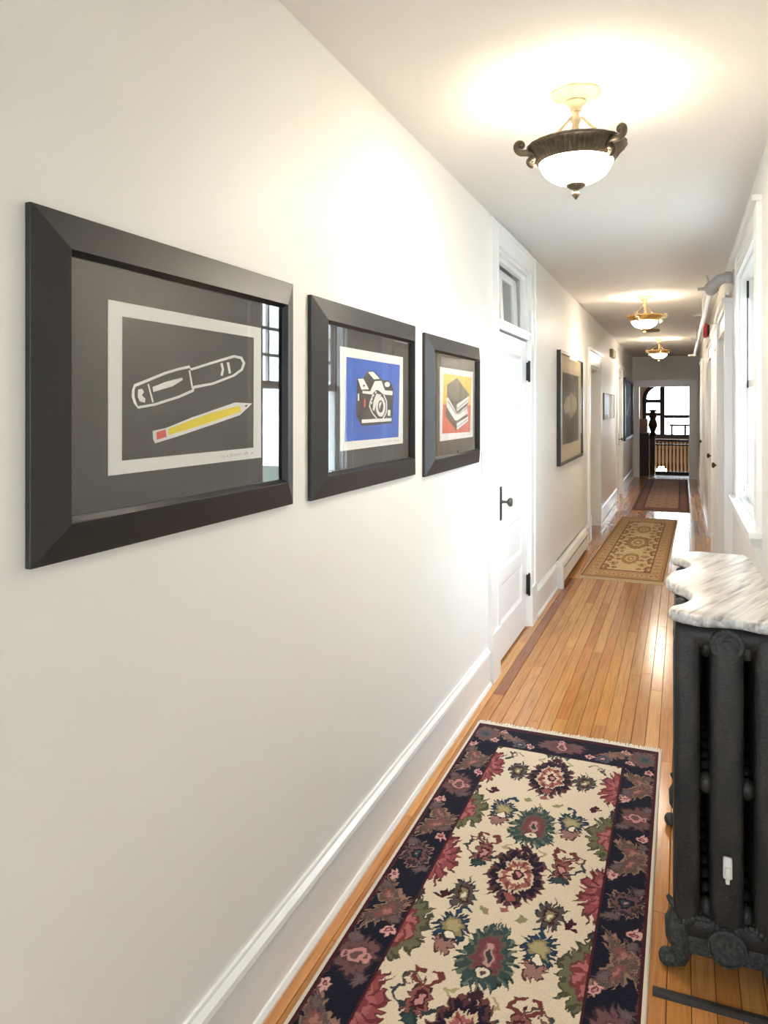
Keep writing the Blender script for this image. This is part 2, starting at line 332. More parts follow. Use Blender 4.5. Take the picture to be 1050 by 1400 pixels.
# outlines of the three prints, in tenths of a millimetre from the middle of each sheet: (sheet middle y, z, half width, half height)
ART = {
 'pen': ((1.3308, 1.5547, 0.2647, 0.1613), [
  ('ink_field', 'ink', [[[-2288,1343],[2302,1343],[2282,-1347],[-2298,-1357]]]),
  ('pen_drawing', 'white', [[[-1928,33],[-1538,153],[-1568,203],[-1968,83]],[[-1538,153],[-1058,303],[-1088,353],[-1568,203]],[[-1058,303],[-648,403],[-668,453],[-1088,353]],[[-648,403],[-258,473],[-258,533],[-668,453]],[[-258,473],[-188,423],[-208,473],[-258,533]],[[-188,423],[602,613],[572,663],[-208,473]],[[602,613],[1452,803],[1432,863],[572,663]],[[1452,803],[1702,783],[1772,843],[1432,863]],[[1702,783],[1802,693],[1922,703],[1772,843]],[[1802,693],[1722,553],[1812,523],[1922,703]],[[1722,553],[1392,403],[1432,353],[1812,523]],[[1392,403],[572,193],[602,143],[1432,353]],[[572,193],[-108,103],[-78,43],[602,143]],[[-108,103],[-158,23],[-108,-27],[-78,43]],[[-158,23],[-628,-117],[-598,-167],[-108,-27]],[[-628,-117],[-1378,-277],[-1358,-327],[-598,-167]],[[-1378,-277],[-1858,-337],[-1858,-387],[-1358,-327]],[[-1858,-337],[-1908,-267],[-1978,-287],[-1858,-387]],[[-1908,-267],[-1958,-157],[-2038,-157],[-1978,-287]],[[-1958,-157],[-1958,-37],[-2028,-27],[-2038,-157]],[[-1958,-37],[-1928,33],[-1968,83],[-2028,-27]],[[-288,423],[-178,33],[-118,43],[-228,433]],[[-1588,93],[-1448,-267],[-1398,-257],[-1548,103]],[[-1438,43],[-1018,163],[-498,263],[-478,213],[-817,73],[-1418,-57]],[[-1858,-17],[-1748,3],[-1688,-57],[-1748,-127],[-1648,-187],[-1658,-267],[-1808,-247],[-1868,-157]],[[882,633],[942,503],[1032,503],[972,653]],[[942,503],[882,363],[972,353],[1032,503]],[[1132,673],[1222,413],[1312,433],[1232,683]]]),
  ('pencil_outline', 'white', [[[-1438,-827],[-1018,-777],[-178,-577],[1482,-247],[2232,-267],[1682,-547],[642,-737],[-608,-957],[-1368,-1077],[-1428,-987]]]),
  ('pencil_body', 'yellow', [[[-958,-797],[-178,-627],[642,-467],[1652,-327],[1722,-457],[642,-667],[-398,-847],[-958,-927]]]),
  ('pencil_eraser', 'red', [[[-1338,-857],[-1048,-807],[-1018,-957],[-1318,-1007]]]),
  ('pencil_lead', 'ink', [[[1872,-327],[1972,-297],[2002,-327],[1912,-357]]]),
  ('signature', 'grey', [[[882,-1457],[942,-1517],[932,-1507],[902,-1457]],[[942,-1517],[962,-1457],[962,-1447],[932,-1507]],[[962,-1457],[1032,-1507],[1052,-1497],[962,-1447]],[[1112,-1457],[1152,-1507],[1172,-1497],[1132,-1457]],[[1282,-1517],[1292,-1427],[1282,-1417],[1252,-1517]],[[1292,-1427],[1332,-1507],[1352,-1497],[1282,-1417]],[[1332,-1507],[1392,-1467],[1392,-1447],[1352,-1497]],[[1392,-1467],[1422,-1507],[1412,-1497],[1392,-1447]],[[1422,-1507],[1452,-1467],[1452,-1447],[1412,-1497]],[[1452,-1467],[1492,-1497],[1492,-1487],[1452,-1447]],[[1492,-1497],[1552,-1457],[1552,-1437],[1492,-1487]],[[1552,-1457],[1572,-1497],[1572,-1487],[1552,-1437]],[[1572,-1497],[1632,-1457],[1632,-1447],[1572,-1487]],[[1632,-1457],[1672,-1507],[1672,-1497],[1632,-1447]],[[1672,-1507],[1702,-1457],[1692,-1447],[1672,-1497]],[[1702,-1457],[1732,-1497],[1752,-1497],[1692,-1447]],[[1852,-1497],[1842,-1457],[1842,-1437],[1822,-1487]],[[1842,-1457],[1902,-1507],[1892,-1487],[1842,-1437]],[[1902,-1507],[1942,-1437],[1942,-1417],[1892,-1487]],[[1942,-1437],[2002,-1497],[2022,-1487],[1942,-1417]],[[2162,-1507],[2232,-1467],[2222,-1447],[2142,-1487]],[[2232,-1467],[2212,-1487],[2242,-1497],[2222,-1447]]]),
 ]),
 'camera': ((2.331, 1.5442, 0.275, 0.1613), [
  ('colour_field', 'blue', [[[-2310,1318],[2420,1308],[2270,-1362],[-2420,-1332]]]),
  ('camera_body', 'ink', [[[-1490,678],[-950,698],[-850,828],[-600,958],[-60,968],[590,708],[740,688],[1260,698],[1590,558],[1760,388],[1630,-842],[-1090,-882],[-1570,-552]]]),
  ('camera_highlights', 'white', [[[-1440,658],[-990,678],[-520,338],[-1160,318]],[[-600,908],[-170,948],[430,728],[-90,688]],[[-20,628],[590,658],[900,338],[1670,318],[1630,168],[780,188],[280,328],[50,318],[-240,168],[-1070,198],[-1070,278],[-420,278]],[[1410,558],[1390,528],[1360,498],[1300,478],[1220,458],[1140,458],[1060,458],[980,468],[920,488],[890,518],[880,538],[890,568],[920,598],[980,618],[1060,638],[1140,648],[1220,638],[1300,628],[1360,608],[1390,588]],[[-1460,178],[-1330,178],[-1330,-52],[-1460,-52]],[[-210,178],[-470,-82],[-380,-92],[-120,168]],[[-470,-82],[-520,-232],[-430,-222],[-380,-92]],[[-520,-232],[-280,-462],[-200,-442],[-430,-222]],[[-280,-462],[130,-662],[200,-642],[-200,-442]],[[760,168],[1010,-52],[1110,-42],[850,178]],[[1010,-52],[1030,-252],[1130,-252],[1110,-42]],[[1030,-252],[980,-452],[1080,-462],[1130,-252]],[[980,-452],[700,-642],[790,-662],[1080,-462]],[[130,208],[590,168],[170,-22],[-60,-393],[-200,-342],[-130,-52]],[[-1140,-662],[1560,-652],[1550,-762],[-1120,-782]],[[1180,-362],[1450,-353],[1420,-572],[1180,-562]],[[-310,58],[-200,58],[-230,-22],[-340,-32]],[[-360,-72],[-240,-72],[-240,-152],[-370,-152]],[[-170,168],[-50,188],[-90,108],[-210,98]],[[20,278],[170,278],[100,208],[-20,208]],[[950,-242],[920,-353],[860,-452],[760,-532],[640,-582],[500,-592],[370,-572],[250,-522],[150,-442],[90,-342],[70,-242],[90,-132],[150,-32],[250,48],[370,98],[500,118],[640,98],[760,48],[860,-32],[920,-132]]]),
  ('camera_mark', 'red', [[[-960,8],[-800,8],[-810,-252],[-960,-252]]]),
  ('camera_lens', 'ink', [[[760,-242],[740,-302],[710,-362],[650,-413],[580,-442],[500,-452],[420,-442],[350,-413],[300,-362],[260,-302],[250,-242],[260,-172],[300,-112],[350,-62],[420,-32],[500,-22],[580,-32],[650,-62],[710,-112],[740,-172]]]),
  ('camera_button', 'ink', [[[-890,458],[-900,438],[-940,418],[-990,418],[-1030,428],[-1040,458],[-1030,478],[-990,488],[-940,488],[-900,478]]]),
  ('lens_glint', 'white', [[[320,-152],[490,-62],[570,-102],[360,-353]]]),
  ('signature', 'grey', [[[750,-1462],[820,-1512],[810,-1492],[780,-1452]],[[820,-1512],[850,-1462],[840,-1442],[810,-1492]],[[850,-1462],[920,-1502],[950,-1492],[840,-1442]],[[1000,-1462],[1050,-1502],[1090,-1492],[1040,-1452]],[[1210,-1502],[1210,-1432],[1200,-1422],[1170,-1502]],[[1210,-1432],[1260,-1502],[1280,-1492],[1200,-1422]],[[1260,-1502],[1330,-1472],[1320,-1452],[1280,-1492]],[[1330,-1472],[1360,-1502],[1350,-1482],[1320,-1452]],[[1360,-1502],[1400,-1462],[1390,-1452],[1350,-1482]],[[1400,-1462],[1440,-1492],[1430,-1482],[1390,-1452]],[[1440,-1492],[1510,-1462],[1510,-1442],[1430,-1482]],[[1510,-1462],[1530,-1492],[1530,-1482],[1510,-1442]],[[1530,-1492],[1600,-1462],[1600,-1452],[1530,-1482]],[[1600,-1462],[1640,-1502],[1640,-1492],[1600,-1452]],[[1640,-1502],[1670,-1462],[1660,-1452],[1640,-1492]],[[1670,-1462],[1700,-1492],[1730,-1492],[1660,-1452]],[[1840,-1492],[1820,-1462],[1820,-1442],[1800,-1482]],[[1820,-1462],[1890,-1502],[1870,-1482],[1820,-1442]],[[1890,-1502],[1940,-1442],[1940,-1432],[1870,-1482]],[[1940,-1442],[2000,-1492],[2040,-1492],[1940,-1432]],[[2180,-1502],[2250,-1472],[2240,-1452],[2150,-1492]],[[2250,-1472],[2220,-1492],[2260,-1492],[2240,-1452]]]),
 ]),
 'books': ((3.339, 1.5315, 0.273, 0.162), [
  ('colour_field', 'yellow2', [[[-2200,1355],[2420,1335],[2310,-45],[-2310,-15]]]),
  ('lower_colour_field', 'red2', [[[-2310,-15],[2310,-45],[2170,-1365],[-2410,-1295]]]),
  ('book_stack', 'brown', [[[-1710,865],[-140,1225],[1970,495],[1880,105],[1640,-115],[1770,-835],[-200,-1225],[-1980,-535],[-1870,-45],[-1710,405]]]),
  ('book_cover', 'brown2', [[[-1590,835],[-140,1165],[1770,515],[-200,55],[-1430,375]]]),
  ('book_pages', 'white', [[[-1840,255],[-1590,315],[-200,-425],[-200,-765],[-500,-755],[-1820,-115]],[[-200,-15],[1970,425],[1900,135],[-200,-335]],[[-200,-485],[1500,-95],[1700,-455],[-200,-765]],[[-200,-895],[1770,-585],[1770,-815],[-200,-1205]]]),
  ('page_lines', 'brown', [[[-110,-225],[1870,235],[1800,255],[-170,-205]],[[70,-485],[1600,-175],[1540,-155],[10,-465]],[[-60,-1065],[1730,-715],[1680,-695],[-100,-1045]],[[-1670,135],[-360,-465],[-280,-445],[-1590,155]],[[-980,1015],[-980,615],[-720,625],[-720,1025]],[[10,1005],[890,465],[1080,495],[190,1035]]]),
  ('signature', 'grey', [[[560,-1465],[640,-1495],[630,-1485],[610,-1455]],[[640,-1495],[670,-1465],[660,-1455],[630,-1485]],[[670,-1465],[730,-1495],[770,-1485],[660,-1455]],[[820,-1465],[860,-1485],[900,-1485],[860,-1455]],[[1020,-1495],[1030,-1445],[1010,-1435],[970,-1495]],[[1030,-1445],[1070,-1495],[1090,-1475],[1010,-1435]],[[1070,-1495],[1140,-1465],[1130,-1455],[1090,-1475]],[[1140,-1465],[1170,-1495],[1150,-1475],[1130,-1455]],[[1170,-1495],[1210,-1465],[1190,-1455],[1150,-1475]],[[1210,-1465],[1250,-1485],[1230,-1475],[1190,-1455]],[[1250,-1485],[1310,-1465],[1310,-1445],[1230,-1475]],[[1310,-1465],[1330,-1485],[1330,-1475],[1310,-1445]],[[1330,-1485],[1390,-1465],[1390,-1455],[1330,-1475]],[[1390,-1465],[1440,-1495],[1430,-1475],[1390,-1455]],[[1440,-1495],[1470,-1465],[1450,-1455],[1430,-1475]],[[1470,-1465],[1490,-1485],[1530,-1475],[1450,-1455]],[[1630,-1475],[1610,-1465],[1610,-1445],[1580,-1475]],[[1610,-1465],[1680,-1485],[1660,-1475],[1610,-1445]],[[1680,-1485],[1730,-1455],[1720,-1435],[1660,-1475]],[[1730,-1455],[1770,-1485],[1820,-1475],[1720,-1435]],[[1960,-1485],[2020,-1465],[2010,-1455],[1920,-1475]],[[2020,-1465],[1990,-1475],[2040,-1475],[2010,-1455]]]),
 ]),
}

# ================================================================== THE SETTING
def wall_with_holes(x0, x1, y0, y1, z0, z1, holes):
    mb = MB()
    ys = sorted({y0, y1} | {h[0] for h in holes} | {h[1] for h in holes})
    for a, b in zip(ys[:-1], ys[1:]):
        cuts = sorted((h[2], h[3]) for h in holes if h[0] <= a + 1e-6 and h[1] >= b - 1e-6)
        z = z0
        for c0, c1 in cuts:
            if c0 > z + 1e-6: mb.box(x0, x1, a, b, z, c0)
            z = max(z, c1)
        if z < z1 - 1e-6: mb.box(x0, x1, a, b, z, z1)
    return mb

# openings along the corridor: (y0, y1, z0, z1)
D1 = (4.15, 5.13, 0.0, 2.44)
D2 = (8.74, 9.80, 0.0, 2.00)
D3 = (12.72, 13.55, 0.0, 2.02)
W1 = (3.68, 4.83, 0.98, 2.28)
R1 = (5.72, 6.62, 0.0, 2.06)
R2 = (7.05, 7.90, 0.0, 2.06)
R3 = (8.55, 9.38, 0.0, 2.06)
R4 = (12.4, 13.2, 0.0, 2.06)

tag(wall_with_holes(XL - 0.26, XL, YB, YE, 0, H, [D1, D2, D3]).build('wall_left', 'wall_paint'), 'long white plaster wall hung with framed prints', 'wall', kind='structure')
tag(wall_with_holes(XR, XR + 0.18, YB, YE, 0, H, [W1, R1, R2, R3, R4]).build('wall_right', 'wall_paint'), 'white plaster wall with the window and the row of doors', 'wall', kind='structure')
tag(MB().box(XL - 0.26, XR + 0.18, YB - 0.15, YE + 0.15, H, H + 0.12).build('ceiling', 'ceiling_paint'), 'flat white corridor ceiling with three lamps', 'ceiling', kind='structure')

# far wall with the opening to the stair hall (hole in x)
E0, E1, EZ = -0.86, 0.157, 1.96
mb = MB().box(XL - 0.26, E0, YE, YE + 0.15, 0, H).box(E1, XR + 0.18, YE, YE + 0.15, 0, H).box(E0, E1, YE, YE + 0.15, EZ, H)
tag(mb.build('wall_far', 'wall_paint'), 'end wall above the opening to the stair hall', 'wall', kind='structure')
mb = MB().box(XL, -0.9, YB - 0.15, YB, 0, H).box(0.23, XR, YB - 0.15, YB, 0, H).box(-0.9, 0.23, YB - 0.15, YB, 0, 0.45).box(-0.9, 0.23, YB - 0.15, YB, 2.4, H)
tag(mb.build('wall_back', 'wall_paint'), 'end wall around the tall corridor window', 'wall', kind='structure')

# ---- floor of narrow oak planks
floor = MB().box(XL - 0.26, XR + 0.18, YB - 0.15, YE + 0.15, -0.10, -0.012).build('floor', 'subfloor')
tag(floor, 'narrow honey oak strip floor running down the corridor', 'floor', kind='structure')
rnd = random.Random(11)
NCOL = 22
PW = (XR - XL) / NCOL
GAP = 0.0016
unit = MB().box(-0.5, 0.5, -0.5, 0.5, -0.5, 0.5)
def plank(x0, x1, y0, y1, tint):
    me = bpy.data.meshes.new('plank')
    b = 0.0012
    X0, X1, Y0, Y1 = x0 - (x0 + x1) / 2 + GAP / 2, x1 - (x0 + x1) / 2 - GAP / 2, y0 - (y0 + y1) / 2 + GAP / 2, y1 - (y0 + y1) / 2 - GAP / 2
    vs = [(X0, Y0, -0.012), (X1, Y0, -0.012), (X1, Y1, -0.012), (X0, Y1, -0.012), (X0, Y0, -b), (X1, Y0, -b), (X1, Y1, -b), (X0, Y1, -b),
          (X0 + b, Y0 + b, 0), (X1 - b, Y0 + b, 0), (X1 - b, Y1 - b, 0), (X0 + b, Y1 - b, 0)]
    fs = [(0, 1, 5, 4), (1, 2, 6, 5), (2, 3, 7, 6), (3, 0, 4, 7), (4, 5, 9, 8), (5, 6, 10, 9), (6, 7, 11, 10), (7, 4, 8, 11), (8, 9, 10, 11)]
    me.from_pydata(vs, [], fs); me.materials.append(MATS['oak_plank'])
    o = bpy.data.objects.new('plank', me); C.objects.link(o); o.parent = floor
    o.location = Vector(((x0 + x1) / 2, (y0 + y1) / 2, 0)) - floor.location
    o.color = tint
    return o
for c in range(NCOL):
    x0, x1 = XL + c * PW, XL + (c + 1) * PW
    y = YB
    ylist = [YB]
    y = rnd.uniform(0.4, 1.5)
    if c == 1: y = 1.9
    while y < YE - 0.5:
        ylist.append(y)
        if c == 1 and abs(y - 1.9) < 1e-6: y = 3.85
        elif c == 1 and abs(y - 3.85) < 1e-6: y = 5.2
        elif c == 1 and abs(y - 5.2) < 1e-6: y = 6.7
        else: y += rnd.uniform(0.9, 2.3)
    ylist.append(YE + 0.15)
    for a, b in zip(ylist[:-1], ylist[1:]):
        v = rnd.uniform(0.88, 1.06)
        tint = (v, v * rnd.uniform(0.95, 1.02), v * rnd.uniform(0.9, 1.05), 1)
        if c == 1 and 3.8 < a < 5.3: tint = (0.56, 0.42, 0.46, 1)
        plank(x0, x1, a, b, tint)
# sill boards inside the side openings
for d in (D1, D2, D3):
    o = plank(XL - 0.25, XL, d[0], d[1], (0.8, 0.76, 0.7, 1)); o.name = 'threshold_board'
for d in (R1, R2, R3, R4):
    o = plank(XR, XR + 0.17, d[0], d[1], (0.7, 0.66, 0.6, 1)); o.name = 'threshold_board'

# ---- baseboards
def baseboard(name, side, segs, label, h=0.205):
    e = empty(name, ((XL if side < 0 else XR), segs[0][0], 0), label, 'baseboard', kind='structure')
    xf = XL if side < 0 else XR
    for a, b in segs:
        def X(d): return xf - side * d
        prof = [(X(0), 0), (X(0.018), 0), (X(0.018), h - 0.045), (X(0.024), h - 0.035), (X(0.022), h - 0.02), (X(0.010), h - 0.008), (X(0.008), h), (X(0), h)]
        MB().prism(prof, 'y', a, b).build('board', 'trim_paint', e)
        MB().prism([(X(0), 0), (X(0.03), 0), (X(0.03), 0.008), (X(0.024), 0.018), (X(0.018), 0.02), (X(0), 0.02)], 'y', a, b).build('shoe_moulding', 'trim_paint', e)
    return e
baseboard('baseboard_left', -1, [(YB, 3.955), (5.345, 6.27), (8.12, 8.54), (10.01, 12.53), (13.74, YE)], 'tall white baseboard with moulded cap along the picture wall')
baseboard('baseboard_right', 1, [(YB, 3.5), (3.5, 5.53), (6.81, 6.86), (8.09, 8.36), (9.57, 12.2), (13.4, YE)], 'tall white baseboard under the window wall')

# ---- doors
def door(name, side, op, label, panels, hinge='far', casing=0.18, proud=0.026, leaf_depth=0.03, leaf_top=None, paint='trim_paint', open_leaf=False, leaf=True, metal='black_iron', cap=True, head=None, knob=True, inset=0.065):
    y0, y1, _, zt = op
    xf = XL if side < 0 else XR
    X = lambda d: xf + side * d            # d > 0 goes into the wall
    e = empty(name, (xf, (y0 + y1) / 2, 0), label, 'door', kind='structure')
    hz = zt + (head or casing)
    mb = MB()
    for a, b, o in ((y0 - casing, y0, -1), (y1, y1 + casing, 1)):
        s_ = -o                                 # towards the opening
        q0, q1 = (a, b) if o < 0 else (b, a)
        prof = [(X(0), q0), (X(-proud), q0), (X(-proud), q0 + s_ * 0.04), (X(-proud * 0.7), q0 + s_ * 0.043), (X(-proud * 0.7), q1 - s_ * 0.021), (X(-proud * 0.88), q1 - s_ * 0.018), (X(-proud * 0.88), q1), (X(0), q1)]
        MB().prism(prof, 'z', 0.27, hz).build('casing', paint, e)
        MB().box(X(0), X(-proud - 0.005), a - 0.004, b + 0.003, 0, 0.27).build('plinth_block', paint, e)
    hd = MB().prism([(X(0), zt), (X(-proud * 0.88), zt), (X(-proud * 0.88), zt + 0.018), (X(-proud * 0.7), zt + 0.021), (X(-proud * 0.7), hz - 0.043), (X(-proud), hz - 0.04), (X(-proud), hz), (X(0), hz)], 'y', y0, y1)
    if cap: hd.box(X(0), X(-proud - 0.018), y0 - casing - 0.015, y1 + casing + 0.015, hz, hz + 0.03)
    hd.build('head_casing', paint, e)
    # jamb lining
    dj = 0.17 if side > 0 else 0.25
    MB().box(X(0), X(dj), y0, y0 + 0.018, 0, zt).box(X(0), X(dj), y1 - 0.018, y1, 0, zt).box(X(0), X(dj), y0 + 0.018, y1 - 0.018, zt - 0.018, zt).build('jamb', paint, e)
    lt = (leaf_top or zt - 0.02)
    if leaf:
        a, b = y0 + 0.02, y1 - 0.02
        ld = leaf_depth
        lf = MB().box(X(ld + 0.012), X(ld + 0.03), a, b, 0.01, lt)
        ps = [(a + p[0] * (b - a), a + p[1] * (b - a), p[2] * lt, p[3] * lt) for p in panels]
        # stiles and rails: everything but the panels
        ys = sorted({a, b} | {p[0] for p in ps} | {p[1] for p in ps})
        for u, v in zip(ys[:-1], ys[1:]):
            z = 0.01
            for c0, c1 in sorted((p[2], p[3]) for p in ps if p[0] <= u + 1e-6 and p[1] >= v - 1e-6):
                if c0 > z: lf.box(X(ld), X(ld + 0.02), u, v, z, c0)
                z = c1
            lf.box(X(ld), X(ld + 0.02), u, v, z, lt)
        L = lf.build('door_leaf', paint, e)
        for p in ps:                        # sloped moulding and flat field
            pm = MB(); i = 0.022
            o_ = [(p[0], p[2]), (p[1], p[2]), (p[1], p[3]), (p[0], p[3])]
            q_ = [(p[0] + i, p[2] + i), (p[1] - i, p[2] + i), (p[1] - i, p[3] - i), (p[0] + i, p[3] - i)]
            vs = [(X(ld + 0.001), *t) for t in o_] + [(X(ld + 0.0105), *t) for t in q_]
            pm.add(vs, [(0, 1, 5, 4), (1, 2, 6, 5), (2, 3, 7, 6), (3, 0, 4, 7), (4, 5, 6, 7)])
            pm.build('panel', paint, L)
        ky = (a + inset) if hinge == 'far' else (b - inset)
        if knob: MB().box(X(ld), X(ld - 0.004), ky - 0.02, ky + 0.02, 0.845, 1.045, 0.001).build('escutcheon', metal, L)
        kn = MB().lathe([(0.014, 0), (0.011, 0.006), (0.008, 0.012), (0.008, 0.034), (0.017, 0.04), (0.026, 0.048), (0.028, 0.057), (0.022, 0.066), (1e-5, 0.069)], 20, (0, 0, 0), 'x')
        if knob: MB().add([(X(ld - 0.003 - x), ky + y, 0.955 + z) for x, y, z in kn.v], kn.f).build('knob', 'antique_brass' if side > 0 else 'knob_iron', L, smooth=True)
        hy = (y1 - 0.02) if hinge == 'far' else (y0 + 0.02)
        for hz0, hz1 in ((0.225, 0.36), (1.70, 1.825)):
            h = MB()
            if hinge == 'far': h.box(X(ld - 0.002), X(-proud * 0.2), hy - 0.004, hy + 0.003, hz0, hz1)
            else: h.box(X(ld - 0.001), X(ld + 0.004), hy, hy + 0.04, hz0, hz1)
            h.lathe([(0.006, hz0 - 0.01), (0.008, hz0 - 0.004), (0.0075, hz0), (0.0075, hz1), (0.008, hz1 + 0.004), (0.005, hz1 + 0.012)], 10, (X(-proud * 0.2 - 0.004), hy, 0))
            h.build('hinge', metal, L)
    return e

mat('knob_iron', lin(92, 88, 78), 0.35, metal=0.6, noise=(60, 0.4, lin(130, 124, 110)))
P5 = [(0.17, 0.85, 0.815, 0.945), (0.17, 0.47, 0.46, 0.775), (0.55, 0.85, 0.46, 0.775), (0.17, 0.85, 0.275, 0.40), (0.17, 0.85, 0.11, 0.235)]
d1 = door('door_1', -1, D1, 'white five-panel door with black hinges under a tilted transom', P5, 'far', 0.17, 0.026, 0.012, leaf_top=1.965, cap=False, head=0.125, inset=0.165)
# transom bar and tilting transom sash
X = lambda d: XL - d
MB().box(X(-0.012), X(0.06), D1[0] + 0.018, D1[1] - 0.018, 1.975, 2.03).box(X(-0.02), X(-0.012), D1[0] + 0.019, D1[1] - 0.019, 2.008, 2.026).build('transom_bar', 'trim_paint', d1)
MB().box(X(0.02), X(0.05), D1[0] + 0.018, D1[0] + 0.04, 2.03, 2.42).box(X(0.02), X(0.05), D1[1] - 0.04, D1[1] - 0.018, 2.03, 2.42).box(X(0.02), X(0.05), D1[0] + 0.04, D1[1] - 0.04, 2.39, 2.42).build('transom_stop', 'trim_paint', d1)
ty0, ty1, tz0, tz1 = D1[0] + 0.045, D1[1] - 0.045, 2.033, 2.385
ca, sa = math.cos(math.radians(2.5)), math.sin(math.radians(2.5))
def tilt(mb):       # leans back into the room about its lower edge
    return MB().add([(XL - 0.062 + (x) * ca - (z - tz0) * sa, y, tz0 + (z - tz0) * ca + x * sa) for x, y, z in mb.v], mb.f)
sash = MB()
st, mu = 0.13, 0.09
ym = 4.605
sash.box(-0.03, 0, ty0, ty0 + st, tz0, tz1).box(-0.03, 0, ty1 - st, ty1, tz0, tz1).box(-0.03, 0, ty0 + st, ty1 - st, tz0, tz0 + 0.03).box(-0.03, 0, ty0 + st, ty1 - st, tz1 - 0.05, tz1).box(-0.03, 0, ym - mu / 2, ym + mu / 2, tz0 + 0.03, tz1 - 0.05)
ts = tilt(sash).build('transom_sash', 'trim_paint', d1)
for pa, pb in ((ty0 + st, ym - mu / 2), (ym + mu / 2, ty1 - st)):
    tilt(MB().box(-0.018, -0.014, pa - 0.002, pb + 0.002, tz0 + 0.028, tz1 - 0.048)).build('pane', 'transom_glass', ts)
# the room behind the transom
rx0, rx1, ry0, ry1 = -3.4, XL - 0.26, 3.4, 6.0
rm = MB().box(rx0 - 0.05, rx0, ry0, ry1, 0, H).box(rx0, rx1, ry0 - 0.05, ry0, 0, H).box(rx0, rx1, ry1, ry1 + 0.05, 0, H).box(rx0, rx1, ry0, ry1, H, H + 0.05).box(rx0, rx1, ry0, ry1, -0.06, -0.01)
tag(rm.build('wall_side_room', 'wall_paint'), 'plain walls of the closed room behind the transom', 'wall', kind='structure')

d2 = door('door_2', -1, D2, 'deep white doorway with its door set back beside the baseboard heater', [(0.15, 0.85, 0.55, 0.92), (0.15, 0.85, 0.1, 0.45)], 'near', 0.16, 0.026, 0.20, paint='trim_paint')
d3 = door('door_3', -1, D3, 'white panelled door between the small photo and the dark print', P5, 'near', 0.16, 0.026, 0.03, paint='trim_paint')
door('door_4', 1, R1, 'white panelled door beside the window, first past the radiator', P5, 'near', 0.17, 0.05, 0.02, paint='trim_paint', metal='antique_brass', knob=False)
door('door_5', 1, R2, 'white panelled door beyond the fire alarm pipe, second from the window', P5, 'near', 0.16, 0.04, 0.02, paint='trim_paint', metal='antique_brass')
door('door_6', 1, R3, 'white panelled door under the red fire alarm', P5, 'near', 0.16, 0.035, 0.02, paint='trim_paint', metal='antique_brass')
door('door_7', 1, R4, 'white panelled door beside the far dark runner', P5, 'near', 0.16, 0.035, 0.02, paint='trim_paint', metal='antique_brass')

